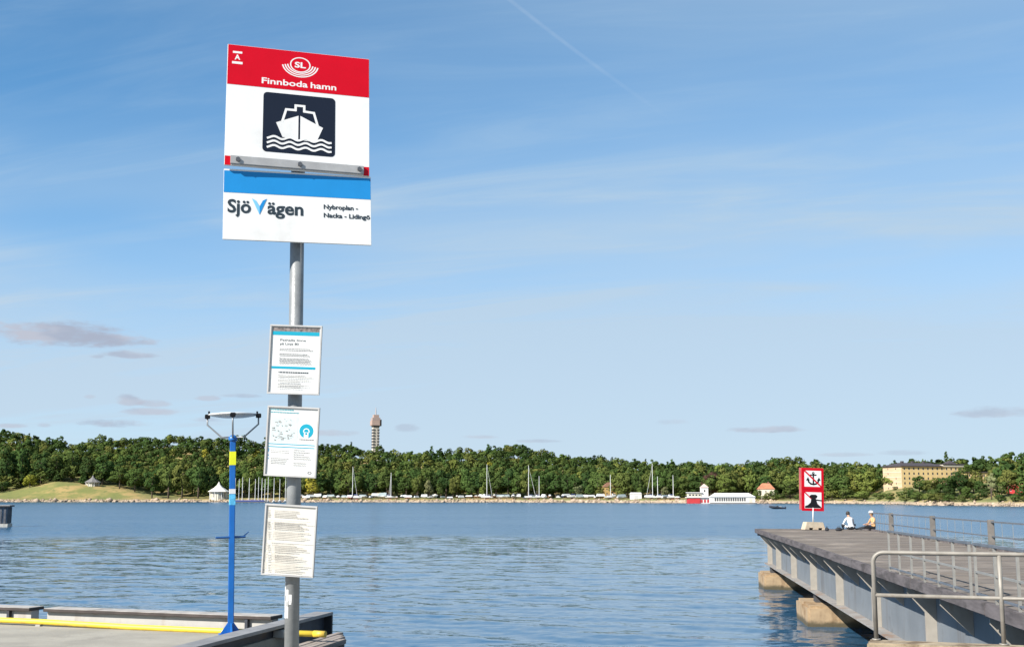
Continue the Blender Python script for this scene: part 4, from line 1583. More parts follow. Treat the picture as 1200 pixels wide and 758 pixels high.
for k in range(2):
    zb_ = z0_ + k * (SHh + 0.01)
    pl = MB().box((-SW / 2, -0.02, zb_), (SW / 2, 0.028, zb_ + SHh)).build('panel', RED, js, bevel=0.006)
    ins = 0.145
    flat('white_field', [rect(-SW / 2 + ins, zb_ + ins, SW / 2 - ins, zb_ + SHh - ins)], WHITE, pl, y=-0.024, th=0.003)
    panels.append((pl, zb_))
pl, zb_ = panels[1]
cz_ = zb_ + SHh / 2
# crossed-out anchor
flats_y('anchor', polyline([(0.03, cz_ + 0.26), (0.03, cz_ - 0.28)], 0.085) + polyline([(-0.13, cz_ + 0.20), (0.19, cz_ + 0.20)], 0.07)
        + polyline([(-0.30, cz_ - 0.02), (-0.24, cz_ - 0.18), (-0.12, cz_ - 0.28), (0.03, cz_ - 0.31), (0.18, cz_ - 0.28), (0.30, cz_ - 0.18), (0.36, cz_ - 0.02)], 0.09)
        + [[(-0.40, cz_ - 0.10), (-0.28, cz_ + 0.08), (-0.18, cz_ - 0.10)], [(0.46, cz_ - 0.10), (0.36, cz_ + 0.08), (0.24, cz_ - 0.10)]], BLACK, pl, -0.0265)
ring('anchor_ring', 0.03, cz_ + 0.30, 0.03, 0.075, 0, 360, BLACK, pl, y=-0.0268, n=16)
flats_y('red_stroke', polyline([(-SW / 2 + 0.14, cz_ + 0.44), (SW / 2 - 0.14, cz_ - 0.44)], 0.085), RED, pl, -0.0285)
pl, zb_ = panels[0]
cz_ = zb_ + SHh / 2
# crossed-out bollard with mooring line
flats_y('bollard', [[(-0.47, cz_ - 0.42), (0.47, cz_ - 0.42), (0.47, cz_ - 0.36), (0.26, cz_ - 0.20), (0.18, cz_ + 0.05), (0.16, cz_ + 0.12), (-0.10, cz_ + 0.12), (-0.14, cz_ - 0.12), (-0.30, cz_ - 0.26), (-0.47, cz_ - 0.32)],
                    [(-0.17, cz_ + 0.12), (0.22, cz_ + 0.12), (0.26, cz_ + 0.24), (0.16, cz_ + 0.31), (-0.10, cz_ + 0.31), (-0.20, cz_ + 0.24)]]
        + polyline([(0.10, cz_ + 0.03), (0.48, cz_ - 0.01)], 0.07), BLACK, pl, -0.0265)
flats_y('red_stroke', polyline([(-SW / 2 + 0.14, cz_ + 0.44), (SW / 2 - 0.14, cz_ - 0.44)], 0.07), RED, pl, -0.0262)
tag(js, 'red-bordered double waterway sign with anchor and bollard on a pale block', 'sign')


# ================================================================= PEOPLE
def skin_body(name, joints, edges, mats, pick, root=0):
    """one continuous figure grown from a skeleton; pick(co) chooses the material slot"""
    me = bpy.data.meshes.new(name)
    me.from_pydata([j[:3] for j in joints], edges, [])
    o = bpy.data.objects.new(name, me)
    C.objects.link(o)
    sk = o.modifiers.new('skin', 'SKIN')
    sk.use_smooth_shade = True
    for i, j in enumerate(joints):
        sv = me.skin_vertices[0].data[i]
        r0 = j[3]
        sv.radius = r0 if isinstance(r0, tuple) else (r0, r0)
        sv.use_root = (i == root)
    sd = o.modifiers.new('sub', 'SUBSURF')
    sd.levels = 1
    dg = bpy.context.evaluated_depsgraph_get()
    m2 = bpy.data.meshes.new_from_object(o.evaluated_get(dg))
    bpy.data.objects.remove(o)
    m2.materials.clear()
    for m_ in mats:
        m2.materials.append(m_)
    for p_ in m2.polygons:
        p_.material_index = pick(p_.center)
        p_.use_smooth = True
    return m2


SKIN = pm('skin', (0.50, 0.29, 0.19), 0.6, var=0.05)
HAIRD = pm('dark_hair', (0.03, 0.022, 0.018), 0.7, var=0.3, scale=30)
SHIRT = pm('white_shirt', (0.78, 0.79, 0.80), 0.8, var=0.04)
TROUS = pm('dark_trousers', (0.025, 0.028, 0.035), 0.85, var=0.2)
TAN = pm('tan_top', (0.62, 0.36, 0.17), 0.8, var=0.18, scale=9, stain=(0.70, 0.52, 0.34), stain_scale=7)


def seated(name, loc, rz, mats, lean, legs, label, hair_mat, hat=None):
    """person seated on the deck; local +y is forward, legs = list of (knee, ankle, toe) per side"""
    e = empty(name, loc, rz)
    e.scale = (1.12, 1.12, 1.12)
    J = [(0, 0, 0.11, (0.155, 0.12)), (0, 0.02 + lean * 0.3, 0.28, (0.135, 0.10)), (0, 0.03 + lean * 0.7, 0.46, (0.165, 0.115)), (0, 0.03 + lean, 0.575, (0.10, 0.085)),
         (0, 0.05 + lean * 1.15, 0.64, 0.052), (0, 0.08 + lean * 1.45, 0.74, (0.075, 0.09)), (0, 0.085 + lean * 1.6, 0.83, (0.07, 0.085))]
    E_ = [(0, 1), (1, 2), (2, 3), (3, 4), (4, 5), (5, 6)]
    for s, (kn, an, to) in zip((-1, 1), legs):
        i = len(J)
        J += [(s * 0.10, 0.05, 0.10, 0.085), (*kn, 0.062), (*an, 0.042), (*to, 0.032)]
        E_ += [(0, i), (i, i + 1), (i + 1, i + 2), (i + 2, i + 3)]
        i = len(J)
        sh_y = 0.03 + lean
        el_ = (s * 0.27, sh_y + 0.10, 0.33)
        wr = (s * 0.19, sh_y + 0.30, 0.28)
        J += [(s * 0.18, sh_y, 0.555, 0.062), (*el_, 0.042), (*wr, 0.030), (wr[0] - s * 0.02, wr[1] + 0.07, wr[2] - 0.005, (0.036, 0.018))]
        E_ += [(3, i), (i, i + 1), (i + 1, i + 2), (i + 2, i + 3)]
        pb = J[-1]
        for q in range(4):                       # fingers, slightly curled, and the thumb
            dx = (q - 1.5) * 0.018
            k0 = len(J)
            J += [(pb[0] + dx, pb[1] + 0.045, pb[2], 0.0085), (pb[0] + dx * 1.1, pb[1] + 0.075 - 0.006 * abs(q - 1.5), pb[2] - 0.025, 0.0075)]
            E_ += [(i + 3, k0), (k0, k0 + 1)]
        k0 = len(J)
        J += [(pb[0] - s * 0.042, pb[1] + 0.0, pb[2] - 0.012, 0.010), (pb[0] - s * 0.05, pb[1] + 0.035, pb[2] - 0.022, 0.008)]
        E_ += [(i + 3, k0), (k0, k0 + 1)]

    def pick(c):
        if c.z > 0.61 and abs(c.x) < 0.13:
            return 2
        if c.z > 0.17 and c.y < 0.16 + lean and not (c.z < 0.30 and c.y > 0.13 and abs(c.x) < 0.4):
            return 0
        if c.z > 0.24 and c.y >= 0.16 + lean and abs(c.x) < 0.30:
            return 2
        return 1
    m2 = skin_body('body', J, E_, mats, pick)
    lnk('body', m2, e)
    hx, hy, hz = 0, 0.085 + lean * 1.55, 0.80
    bm2 = bmesh.new()
    bmesh.ops.create_uvsphere(bm2, u_segments=16, v_segments=10, radius=1)
    for v in bm2.verts:
        v.co = Vector((v.co.x * 0.092, v.co.y * 0.108 - 0.018, v.co.z * 0.118 + 0.012))
    for f in [f for f in bm2.faces if f.calc_center_median().y > 0.045 and f.calc_center_median().z < 0.06]:
        bm2.faces.remove(f)
    mh = bpy.data.meshes.new('hair')
    bm2.to_mesh(mh)
    bm2.free()
    mh.materials.append(hair_mat)
    for p_ in mh.polygons:
        p_.use_smooth = True
    lnk('hair', mh, e).location = (hx, hy, hz)
    # face: nose and ears
    MB().add([(-.014, .088, -.01), (.014, .088, -.01), (0, .112, -.015), (0, .086, .03)], [(0, 1, 2), (0, 2, 3), (1, 3, 2), (0, 3, 1)]).build('nose', mats[2], e, loc=(hx, hy, hz))
    if hat:
        MB().lathe([(0.15, 0.045), (0.152, 0.052), (0.108, 0.062), (0.104, 0.12), (0.075, 0.148), (0.01, 0.155)], 18).build('hat', hat, e, smooth=True, loc=(hx, hy - 0.01, hz))
    tag(e, label, 'person')
    return e


pa = at(996, 621.5, 67.5)
seated('person', (pa.x - 0.15, 66.6, JZ + 0.035), R(12), [SHIRT, TROUS, SKIN], 0.17,
       [((-0.36, 0.30, 0.30), (-0.22, 0.42, 0.05), (-0.26, 0.55, 0.03)), ((0.36, 0.30, 0.30), (0.22, 0.42, 0.05), (0.26, 0.55, 0.03))],
       'person in white shirt seated with back turned at the jetty end', HAIRD)
pb_ = at(1023, 620.5, 67.5)
seated('person', (pb_.x - 0.1, 66.9, JZ + 0.035), R(100), [TAN, TROUS, SKIN], 0.04,
       [((-0.12, 0.46, 0.22), (-0.14, 0.80, 0.06), (-0.14, 0.90, 0.12)), ((0.14, 0.50, 0.14), (0.16, 0.88, 0.05), (0.16, 0.97, 0.12))],
       'person in tan top and white hat seated sideways at the jetty end', pm('fair_hair', (0.35, 0.20, 0.09), 0.7, var=0.2, scale=30), hat=pm('white_hat', (0.74, 0.72, 0.68), 0.8))


def bag(px, Y, w, label, rz):
    p0 = at(px, 621, Y)
    e = empty('bag', (p0.x, Y, JZ + 0.012), rz)
    MB().lathe([(0.02, 0.0), (0.10, 0.004), (0.13, 0.06), (0.115, 0.14), (0.06, 0.19), (0.012, 0.205)], 12).build('body', TROUS, e, smooth=True).scale = (w / 0.13 * 0.5, 0.9, 0.95)
    MB().tube([(-0.08, 0, 0.16), (-0.06, 0, 0.24), (0.06, 0, 0.24), (0.08, 0, 0.16)], 0.012, 6).build('strap', TROUS, e, smooth=True)
    tag(e, label, 'bag')


bag(983, 66.3, 0.42, 'small dark bag on the deck left of the person in white', 0.3)
bag(969, 66.3, 0.22, 'tiny dark bundle on the deck beside the sign block', 1.0)

# ================================================================= MOORING DOLPHIN AT THE LEFT EDGE
dpt = Vector((-87.6, 203.0, 0))
dl = empty('mooring_dolphin', dpt, R(14))
DOLM = pm('dolphin_steel', (0.20, 0.235, 0.29), 0.7, 0.1, var=0.3, scale=1.2, stretch=(2, 2, .5), stain=(0.09, 0.09, 0.10), stain_scale=1.0)
MB().box((-3.0, -2.0, 0.55), (3.0, 2.0, 3.3)).build('core', DOLM, dl)
for k in range(9):
    MB().box((-2.95 + k * 0.68, -2.18, 0.6), (-2.62 + k * 0.68, -2.002, 3.25)).build('fender_pile', pm('pile_dark', (0.10, 0.105, 0.12), 0.8, var=0.3, scale=1.5), dl)
for k in range(5):
    MB().box((3.002, -1.8 + k * 0.8, 0.6), (3.16, -1.45 + k * 0.8, 3.25)).build('fender_pile', pm('pile_dark', (0.10, 0.105, 0.12), 0.8), dl)
MB().box((-3.4, -2.45, 3.305), (3.45, 2.4, 3.55)).build('cap', pm('cap_dark', (0.10, 0.095, 0.095), 0.8), dl, bevel=0.03)
MB().box((-3.35, -2.4, 3.552), (3.4, 2.35, 3.62)).build('cap_top', pm('cap_pale', (0.42, 0.42, 0.42), 0.8, var=.1), dl)
MB().box((-3.3, -2.4, -1.5), (3.25, 2.3, 0.53)).build('footing', pm('footing_concrete', (0.50, 0.48, 0.44), 0.9, var=0.15, stain=(.2, .2, .18), stain_scale=.6), dl, bevel=0.05)
tag(dl, 'dark blue-grey mooring dolphin in the water at the left edge', 'mooring dolphin')
# ================================================================= FAR BUILDINGS
PLAST = pm('yellow_plaster', (0.68, 0.50, 0.235), 0.9, var=0.07, scale=0.2)
PLASTP = pm('pink_plaster', (0.60, 0.42, 0.26), 0.9, var=0.06, scale=0.2)
ROOFD = pm('dark_roof', (0.055, 0.045, 0.05), 0.8, var=0.2, scale=0.3)
GLASS = pm('far_glass', (0.05, 0.055, 0.06), 0.15, var=0.2, scale=1)
TILE = pm('roof_tile', (0.42, 0.17, 0.09), 0.85, var=0.2, scale=0.5)
WALLW = pm('white_wall', (0.76, 0.73, 0.68), 0.8, var=0.05, scale=0.3)
CREAMW = pm('cream_wall', (0.66, 0.60, 0.48), 0.85, var=0.05, scale=0.3)
REDW = pm('red_wall', (0.52, 0.035, 0.04), 0.7, var=0.1, scale=0.5)
ROOFG = pm('grey_shingle', (0.19, 0.18, 0.175), 0.9, var=0.2, scale=0.6)

WINME = MB().box((-0.55, -0.05, 0), (0.55, 0.04, 1.65)).mesh('window', GLASS)
FRAMEME = MB().box((-0.70, -0.045, -0.15), (0.70, 0.02, -0.002)).mesh('sill', WALLW)


def window(parent, x, y, z, rz=0.0, sx=1.0, sz=1.0):
    w_ = lnk('window', WINME, parent)
    w_.location = (x, y, z)
    w_.rotation_euler = (0, 0, rz)
    w_.scale = (sx, 1, sz)
    f_ = lnk('sill', FRAMEME, w_)
    return w_


def yellow_building():
    Y0 = 872.0
    c0 = at(1057.5, 574, Y0)
    rz = math.atan2(0.292, 0.956)
    e = empty('apartment_building', (c0.x, Y0, c0.z - 1), rz)
    L1, W1, H1 = 53.0, 23.0, 18.0
    MB().box((0, 0.02, -8), (L1, W1, H1)).build('front_wall', PLAST, e)
    MB().box((-0.06, 0.0, -8), (-0.002, W1, H1)).build('gable_wall', PLASTP, e)
    for k in range(4):
        MB().box((-0.28, 0.2, 3.2 + k * 3.5), (-0.062, W1 - 0.2, 3.55 + k * 3.5)).build('string_course', CREAMW, e)
    for r in range(5):
        for q in range(13):
            window(e, 2.4 + q * 4.0, 0.02, 1.6 + r * 3.5)
    for r in range(5):
        for q in (0.30, 0.72):
            if (r + int(q * 10)) % 3 != 0:
                window(e, -0.06, W1 * q, 1.6 + r * 3.5, -math.pi / 2, 0.7, 0.8)
    rf = MB().prism([(-1.2, -1.0), (L1 * 0.66, -1.0), (L1 * 0.66, W1 + 1), (-1.2, W1 + 1)], H1 + 0.02, H1 + 0.5, axis='z')
    roof = rf.build('roof', ROOFD, e)
    b_ = MB()
    b_.add([(-1.2, -1.0, H1 + .51), (L1 * .66, -1.0, H1 + .51), (L1 * .66, W1 + 1, H1 + .51), (-1.2, W1 + 1, H1 + .51), (6, W1 / 2, H1 + 3.0), (L1 * .66 - 2, W1 / 2, H1 + 3.0)],
           [(0, 1, 5, 4), (1, 2, 5), (2, 3, 4, 5), (3, 0, 4)])
    b_.build('roof_slope', ROOFD, roof)
    for q in (0.15, 0.32, 0.5):
        MB().box((L1 * q, W1 * 0.45, H1 + 1.2), (L1 * q + 1.6, W1 * 0.55, H1 + 4.2)).build('chimney', ROOFD, roof)
    # taller stair block at the right end
    MB().box((L1 * 0.66 + 0.05, -0.6, H1 + 0.001), (L1 + 0.02, W1 - 1, H1 + 1.6)).build('end_block', CREAMW, e)
    MB().box((L1 * 0.66 - 0.3, -1.2, H1 + 1.603), (L1 + 0.6, W1, H1 + 2.2)).build('end_roof', ROOFD, e)
    tag(e, 'large yellow apartment building with dark roof behind trees on the right shore', 'building')
    MB().add([(L1 * 0.80, 3, H1 + 2.21), (L1 * 0.95, 3, H1 + 2.21), (L1 * 0.95, 11, H1 + 2.21), (L1 * 0.80, 11, H1 + 2.21), (L1 * 0.875, 7, H1 + 5.0)], [(0, 1, 4), (1, 2, 4), (2, 3, 4), (3, 0, 4), (0, 3, 2, 1)]).build('roof_turret', ROOFD, e)
    # second block further right, mostly hidden by trees
    p1 = at(1134, 574, 860)
    e2 = empty('apartment_building', (p1.x, 860, p1.z - 1), R(12))
    MB().box((0, 0, -8), (23.5, 14, 13.4)).build('wall', PLAST, e2)
    for r in range(4):
        for q in range(6):
            window(e2, 2.2 + q * 3.8, 0.0, 1.2 + r * 3.1)
    MB().box((-0.8, -0.8, 13.41), (24.3, 15, 14.0)).build('roof', ROOFD, e2)
    tag(e2, 'smaller yellow building half hidden in trees right of the large one', 'building')


yellow_building()


def house(px, ybase, Y, w, d, h, roof_h, rz, wall, roof, label, nwin=3, storeys=2, name='house'):
    c0 = at(px, ybase, Y)
    e = empty(name, (c0.x, Y, c0.z), rz)
    MB().box((-w / 2, -d / 2, -6), (w / 2, d / 2, h)).build('wall', wall, e)
    b_ = MB()
    o_ = 0.5
    b_.add([(-w / 2 - o_, -d / 2 - o_, h - 0.1), (w / 2 + o_, -d / 2 - o_, h - 0.1), (w / 2 + o_, d / 2 + o_, h - 0.1), (-w / 2 - o_, d / 2 + o_, h - 0.1), (-w * 0.22, 0, h + roof_h), (w * 0.22, 0, h + roof_h)],
           [(0, 1, 5, 4), (1, 2, 5), (2, 3, 4, 5), (3, 0, 4), (0, 3, 2, 1)])
    rf = b_.build('roof', roof, e)
    MB().box((w * 0.1, -0.5, h + roof_h * 0.4), (w * 0.1 + 0.9, 0.4, h + roof_h + 1.2)).build('chimney', pm('chimney_brick', (0.25, 0.12, 0.09), 0.9), rf)
    for r in range(storeys):
        for q in range(nwin):
            window(e, -w / 2 + w * (q + 0.5) / nwin, -d / 2, 0.9 + r * (h / storeys), 0, 0.8, 0.8)
    tag(e, label, 'house')
    return e


house(898, 583.5, 958, 13.5, 9, 7.2, 4.6, R(-14), CREAMW, TILE, 'cream house with orange tiled roof among trees right of the white hall')
house(716, 580, 1085, 15, 10, 7.5, 4.0, R(10), pm('ochre_wall', (0.50, 0.33, 0.12), 0.85, var=.1, scale=.3), pm('brown_roof', (0.20, 0.10, 0.06), 0.85), 'ochre house half hidden behind small trees and boats')
house(1189, 577, 700, 8, 7, 4.2, 3.6, R(-12), REDW, TILE, 'small red house with tiled roof at the right edge of shore')


def pavilion(px, t, wpx, ytop, ybase, roofm, label, posts=True, name='pavilion', peak=True):
    p0 = shore_pt(px, t)
    zb_ = at(px, ybase, p0.y).z
    w_ = wpx * p0.y / FPX
    H_ = at(px, ytop, p0.y).z - zb_
    e = empty(name, (p0.x, p0.y, zb_), R(10))
    MB().lathe([(w_ * 0.50, H_ * 0.42), (w_ * 0.44, H_ * 0.47), (w_ * 0.20, H_ * 0.66), (w_ * 0.07, H_ * 0.82), (w_ * 0.045, H_ * 0.9), (0.05, H_)], 8).build('roof', roofm, e)
    MB().lathe([(w_ * 0.36, -1.5), (w_ * 0.36, H_ * 0.42)], 8).build('wall', CREAMW, e)
    for k in range(8):
        a = k * math.pi / 4 + math.pi / 8
        MB().tube([(math.cos(a) * w_ * 0.42, math.sin(a) * w_ * 0.42, -1.5), (math.cos(a) * w_ * 0.42, math.sin(a) * w_ * 0.42, H_ * 0.43)], w_ * 0.014, 6).build('post', WALLW, e)
        if k % 2:
            a2 = k * math.pi / 4
            o_ = lnk('opening', WINME, e)
            o_.location = (math.cos(a2) * w_ * 0.335, math.sin(a2) * w_ * 0.335, H_ * 0.10)
            o_.rotation_euler = (0, 0, a2 + math.pi / 2)
            o_.scale = (w_ * 0.12, 4.0, H_ * 0.16)
    tag(e, label, 'pavilion')


pavilion(108.5, 52, 19, 556.5, 571, ROOFG, 'small pavilion with pointed grey roof on the grass mound')
pavilion(256, 9, 25, 564, 584.5, pm('tent_white', (0.74, 0.71, 0.64), 0.8, var=.05), 'cream tent-roofed pavilion at the waterline left of the blue mast')


def shed(px, t, w, d, h, label, wall, roof, rz=0.0):
    p0 = shore_pt(px, t)
    e = empty('boat_shed', p0, rz)
    MB().box((-w / 2, -d / 2, -1.0), (w / 2, d / 2, h)).build('wall', wall, e)
    MB().prism([(-w / 2 - 0.3, h + 0.002), (w / 2 + 0.3, h + 0.002), (w * 0.42, h + 1.3), (-w * 0.42, h + 1.3)], -d / 2 - 0.3, d / 2 + 0.3).build('roof', roof, e)
    MB().box((-w * 0.18, -d / 2 - 0.05, -0.5), (w * 0.18, -d / 2 - 0.002, h * 0.7)).build('door', pm('shed_door', (0.55, 0.55, 0.54), 0.7), e)
    tag(e, label, 'shed')


shed(745, 14, 9.5, 6, 4.2, 'white boat shed on the shore left of the tallest mast', WALLW, pm('shed_roof', (0.70, 0.69, 0.67), 0.7))


def red_white_station():
    """waterside building: red base, white upper deck, small tower; long white hall on the right"""
    Y0 = 944.0
    m_ = Y0 / FPX
    p0 = at(806.5, 588.5, Y0)
    e = empty('waterside_building', (p0.x, Y0, 0.3))
    MB().box((0, 0, -1), (9.5, 8, 4.0)).build('base_wall', REDW, e)
    MB().box((-1.2, -0.6, 4.01), (17.5, 8, 4.6)).build('deck_slab', WALLW, e)
    MB().box((0.2, 0.5, 4.61), (10.5, 8, 7.8)).build('upper_wall', CREAMW, e)
    for q in range(4):
        window(e, 1.6 + q * 2.5, 0.5, 5.5, 0, 1.4, 0.7)
    MB().box((-0.6, -0.3, 7.81), (11.2, 8.6, 8.3)).build('roof', WALLW, e)
    MB().box((9.55, 0.6, -1), (17.2, 8, 4.0)).build('red_white_wall', WALLW, e)
    for q in range(3):
        MB().box((9.9 + q * 2.5, 0.45, 0.3), (11.4 + q * 2.5, 0.598, 2.6)).build('red_door', REDW, e)
    MB().box((10.52, 1.0, 4.61), (16.0, 6.5, 12.0)).build('tower', WALLW, e)
    MB().add([(10.0, 0.5, 12.01), (16.5, 0.5, 12.01), (16.5, 7, 12.01), (10, 7, 12.01), (13.25, 3.7, 15.0)], [(0, 1, 4), (1, 2, 4), (2, 3, 4), (3, 0, 4), (0, 3, 2, 1)]).build('tower_roof', pm('pinkish_roof', (0.58, 0.45, 0.40), 0.8), e)
    window(e, 13.2, 1.0, 8.5, 0, 1.0, 1.0)
    tag(e, 'white waterside building with red base and small tower left of white hall', 'building')
    Y1 = 914.0
    p1 = at(833.5, 588.8, Y1)
    h = empty('white_hall', (p1.x, Y1, 0.3))
    Lh = at(885, 588, Y1).x - p1.x
    MB().box((0, 0, -1), (Lh, 9, 4.6)).build('wall', WALLW, h)
    for q in range(14):
        x_ = 3.2 + q * (Lh - 11) / 13.0
        o_ = lnk('window', WINME, h)
        o_.location = (x_, -0.01, 1.5)
        o_.scale = (0.95, 1.5, 1.55)
    MB().add([(-0.6, -0.7, 4.605), (Lh + 0.6, -0.7, 4.605), (Lh + 0.6, 9.7, 4.605), (-0.6, 9.7, 4.605), (3.5, 4.5, 7.6), (Lh - 4, 4.5, 7.6)],
             [(0, 1, 5, 4), (1, 2, 5), (2, 3, 4, 5), (3, 0, 4), (0, 3, 2, 1)]).build('roof', pm('hall_roof', (0.72, 0.72, 0.72), 0.7, var=.04), h)
    MB().box((Lh - 4.5, -0.12, -0.5), (Lh - 2.2, -0.002, 3.2)).build('door', CREAMW, h)
    MB().box((-1, -2.5, -1.2), (Lh + 1, -0.01, 0.35)).build('quay_apron', pm('apron_dark', (0.16, 0.14, 0.13), 0.9), h)
    tag(h, 'long low white hall with a row of dark windows at the waterline', 'building')


red_white_station()


def tv_tower():
    Y0 = 2450.0
    k = Y0 / FPX
    base = at(439.5, 540, Y0)
    e = empty('television_tower', (base.x, Y0, 30.0), R(20))
    z = lambda py: at(439.5, py, Y0).z - 30.0
    TC = pm('tower_concrete', (0.56, 0.50, 0.43), 0.9, var=0.06, scale=0.05)
    TB = pm('tower_cladding', (0.40, 0.29, 0.25), 0.85, var=0.12, scale=0.05)
    TD = pm('tower_dark', (0.07, 0.07, 0.075), 0.8)
    s = 3.5 * k
    MB().box((-s, -s, -20), (s, s, z(500.5))).build('shaft', TC, e)
    y = 525.0
    while y > 503:
        for sx_ in (-1, 1):
            MB().box((sx_ * s * 0.35 if sx_ > 0 else -s * 1.12, -s * 1.12, z(y)), (s * 1.12 if sx_ > 0 else -s * 0.35, s * 1.05, z(y - 1.8))).build('gallery', TD, e)
        y -= 3.4
    MB().box((-4.0 * k, -4.0 * k, z(500.4)), (4.0 * k, 4.0 * k, z(499))).build('neck', TD, e)
    MB().box((-5.6 * k, -5.2 * k, z(498.9)), (4.4 * k, 5.2 * k, z(492.5))).build('head', TB, e, bevel=1.0)
    MB().box((4.5 * k, -3.0 * k, z(499)), (6.4 * k, 3.0 * k, z(491.5))).build('dish_rack', TD, e)
    MB().box((-4.8 * k, -4.4 * k, z(492.4)), (4.6 * k, 4.4 * k, z(489.5))).build('upper_deck', pm('tower_deck', (0.36, 0.28, 0.26), 0.85), e)
    MB().box((-3.0 * k, -3.2 * k, z(489.4)), (3.2 * k, 3.2 * k, z(486.0))).build('crown_block', TB, e)
    MB().tube([(0, 0, z(486)), (0, 0, z(481)), (0, 0, z(477))], [0.75 * k, 0.6 * k, 0.25 * k], 6).build('antenna', pm('antenna_grey', (0.40, 0.36, 0.37), 0.6), e)
    tag(e, 'tall television tower with stacked head rising above the distant wood', 'tower')


tv_tower()

# ================================================================= BOATS
HULLW = pm('hull_white', (0.62, 0.62, 0.61), 0.35, var=0.05, scale=0.4)
COVER = pm('boat_cover', (0.56, 0.57, 0.56), 0.8, var=0.1, scale=0.5)
COVERB = pm('cover_blue', (0.06, 0.09, 0.30), 0.8, var=0.15, scale=0.5)
COVERG = pm('cover_grey', (0.24, 0.29, 0.30), 0.8, var=0.1, scale=0.5)
HULLD = pm('hull_dark', (0.025, 0.03, 0.045), 0.4, var=0.1)
WOODB = pm('cradle_wood', (0.24, 0.17, 0.10), 0.9, var=.2)
MASTM = pm('mast_alu', (0.78, 0.78, 0.76), 0.4, 0.1, var=.05)
ANTIF = pm('antifouling', (0.22, 0.07, 0.06), 0.8, var=.2)


def hull_mesh(L, B, Hh, name='hull', mat=HULLW):
    st = []
    n = 9
    for i in range(n):
        t = i / (n - 1)
        w_ = B / 2 * (0.72 + 0.28 * math.sin(min(1, t * 1.6) * math.pi / 2)) * (1 - max(0, (t - 0.55) / 0.45) ** 2.0 * 0.985)
        sh_ = Hh * (0.92 + 0.18 * t * t)
        kz = 0.0 + Hh * 0.35 * max(0, (t - 0.6) / 0.4) ** 2
        x_ = -L / 2 + L * t
        st.append([(x_, -w_, sh_), (x_, -w_ * 0.93, Hh * 0.45 + kz * 0.6), (x_ - 0.02 * L * t, 0, kz), (x_, w_ * 0.93, Hh * 0.45 + kz * 0.6), (x_, w_, sh_)])
    V = [p_ for s_ in st for p_ in s_]
    F = []
    for i in range(n - 1):
        for q in range(4):
            a = i * 5 + q
            F.append((a, a + 1, a + 6, a + 5))
        F.append((i * 5 + 4, i * 5, i * 5 + 5, i * 5 + 9))
    F.append((0, 1, 2, 3, 4))
    F.append(tuple(range((n - 1) * 5 + 4, (n - 1) * 5 - 1, -1)))
    return MB().add(V, F).mesh(name, mat)


HULLC = [HULLW, HULLW, HULLW, pm('hull_navy', (0.03, 0.05, 0.12), 0.4), pm('hull_cream', (0.55, 0.47, 0.33), 0.5), pm('hull_wood', (0.22, 0.11, 0.05), 0.5), pm('hull_red', (0.30, 0.04, 0.03), 0.5)]
H_SAIL = hull_mesh(9.0, 2.9, 1.5)
H_MOTOR = hull_mesh(7.2, 2.6, 1.4)
H_VAR = [hull_mesh(7.2, 2.6, 1.45, mat=m_) for m_ in HULLC]
H_DARK = hull_mesh(7.0, 2.3, 1.15, mat=HULLD)
CABIN = MB().prism([(-2.4, 0), (2.0, 0), (1.2, 0.75), (-2.2, 0.85)], -0.85, 0.85).mesh('cabin', HULLW)
WHEELH = MB().prism([(-1.6, 0), (1.9, 0), (0.9, 1.25), (-1.4, 1.35)], -0.95, 0.95).mesh('wheelhouse', HULLW)
WHWIN = MB().prism([(-1.2, 0.55), (1.1, 0.55), (0.8, 1.1), (-1.2, 1.1)], -0.97, 0.97).mesh('window', GLASS)
RIDGE = MB().add([(-3.9, -1.6, 0), (3.9, -1.3, 0), (3.9, 1.3, 0), (-3.9, 1.6, 0), (-3.6, 0, 1.9), (3.3, 0, 2.1)],
                 [(0, 1, 5, 4), (1, 2, 5), (2, 3, 4, 5), (3, 0, 4), (0, 3, 2, 1)]).mesh('cover', COVER)
RIDGEB = RIDGE.copy()
RIDGEB.materials.clear()
RIDGEB.materials.append(COVERG)
CRADLE = MB()
for xx_ in (-2.0, 1.6):
    CRADLE.box((xx_ - 0.12, -1.1, -1.3), (xx_ + 0.12, -0.85, 0.5)).box((xx_ - 0.12, 0.85, -1.3), (xx_ + 0.12, 1.1, 0.5)).box((xx_ - 0.1, -0.84, -1.25), (xx_ + 0.1, 0.84, -1.0))
CRADLE = CRADLE.mesh('cradle', WOODB)
KEEL = MB().prism([(-0.9, -1.1), (0.9, -1.1), (1.3, 0.25), (-1.1, 0.25)], -0.12, 0.12).mesh('keel', ANTIF)
BOOMC = MB().tube([(0, 0, 0), (-3.4, 0, 0.1)], [0.22, 0.12], 7).mesh('boom_cover', COVERB)
rbx = random.Random(55)


BOAT_USED = set()


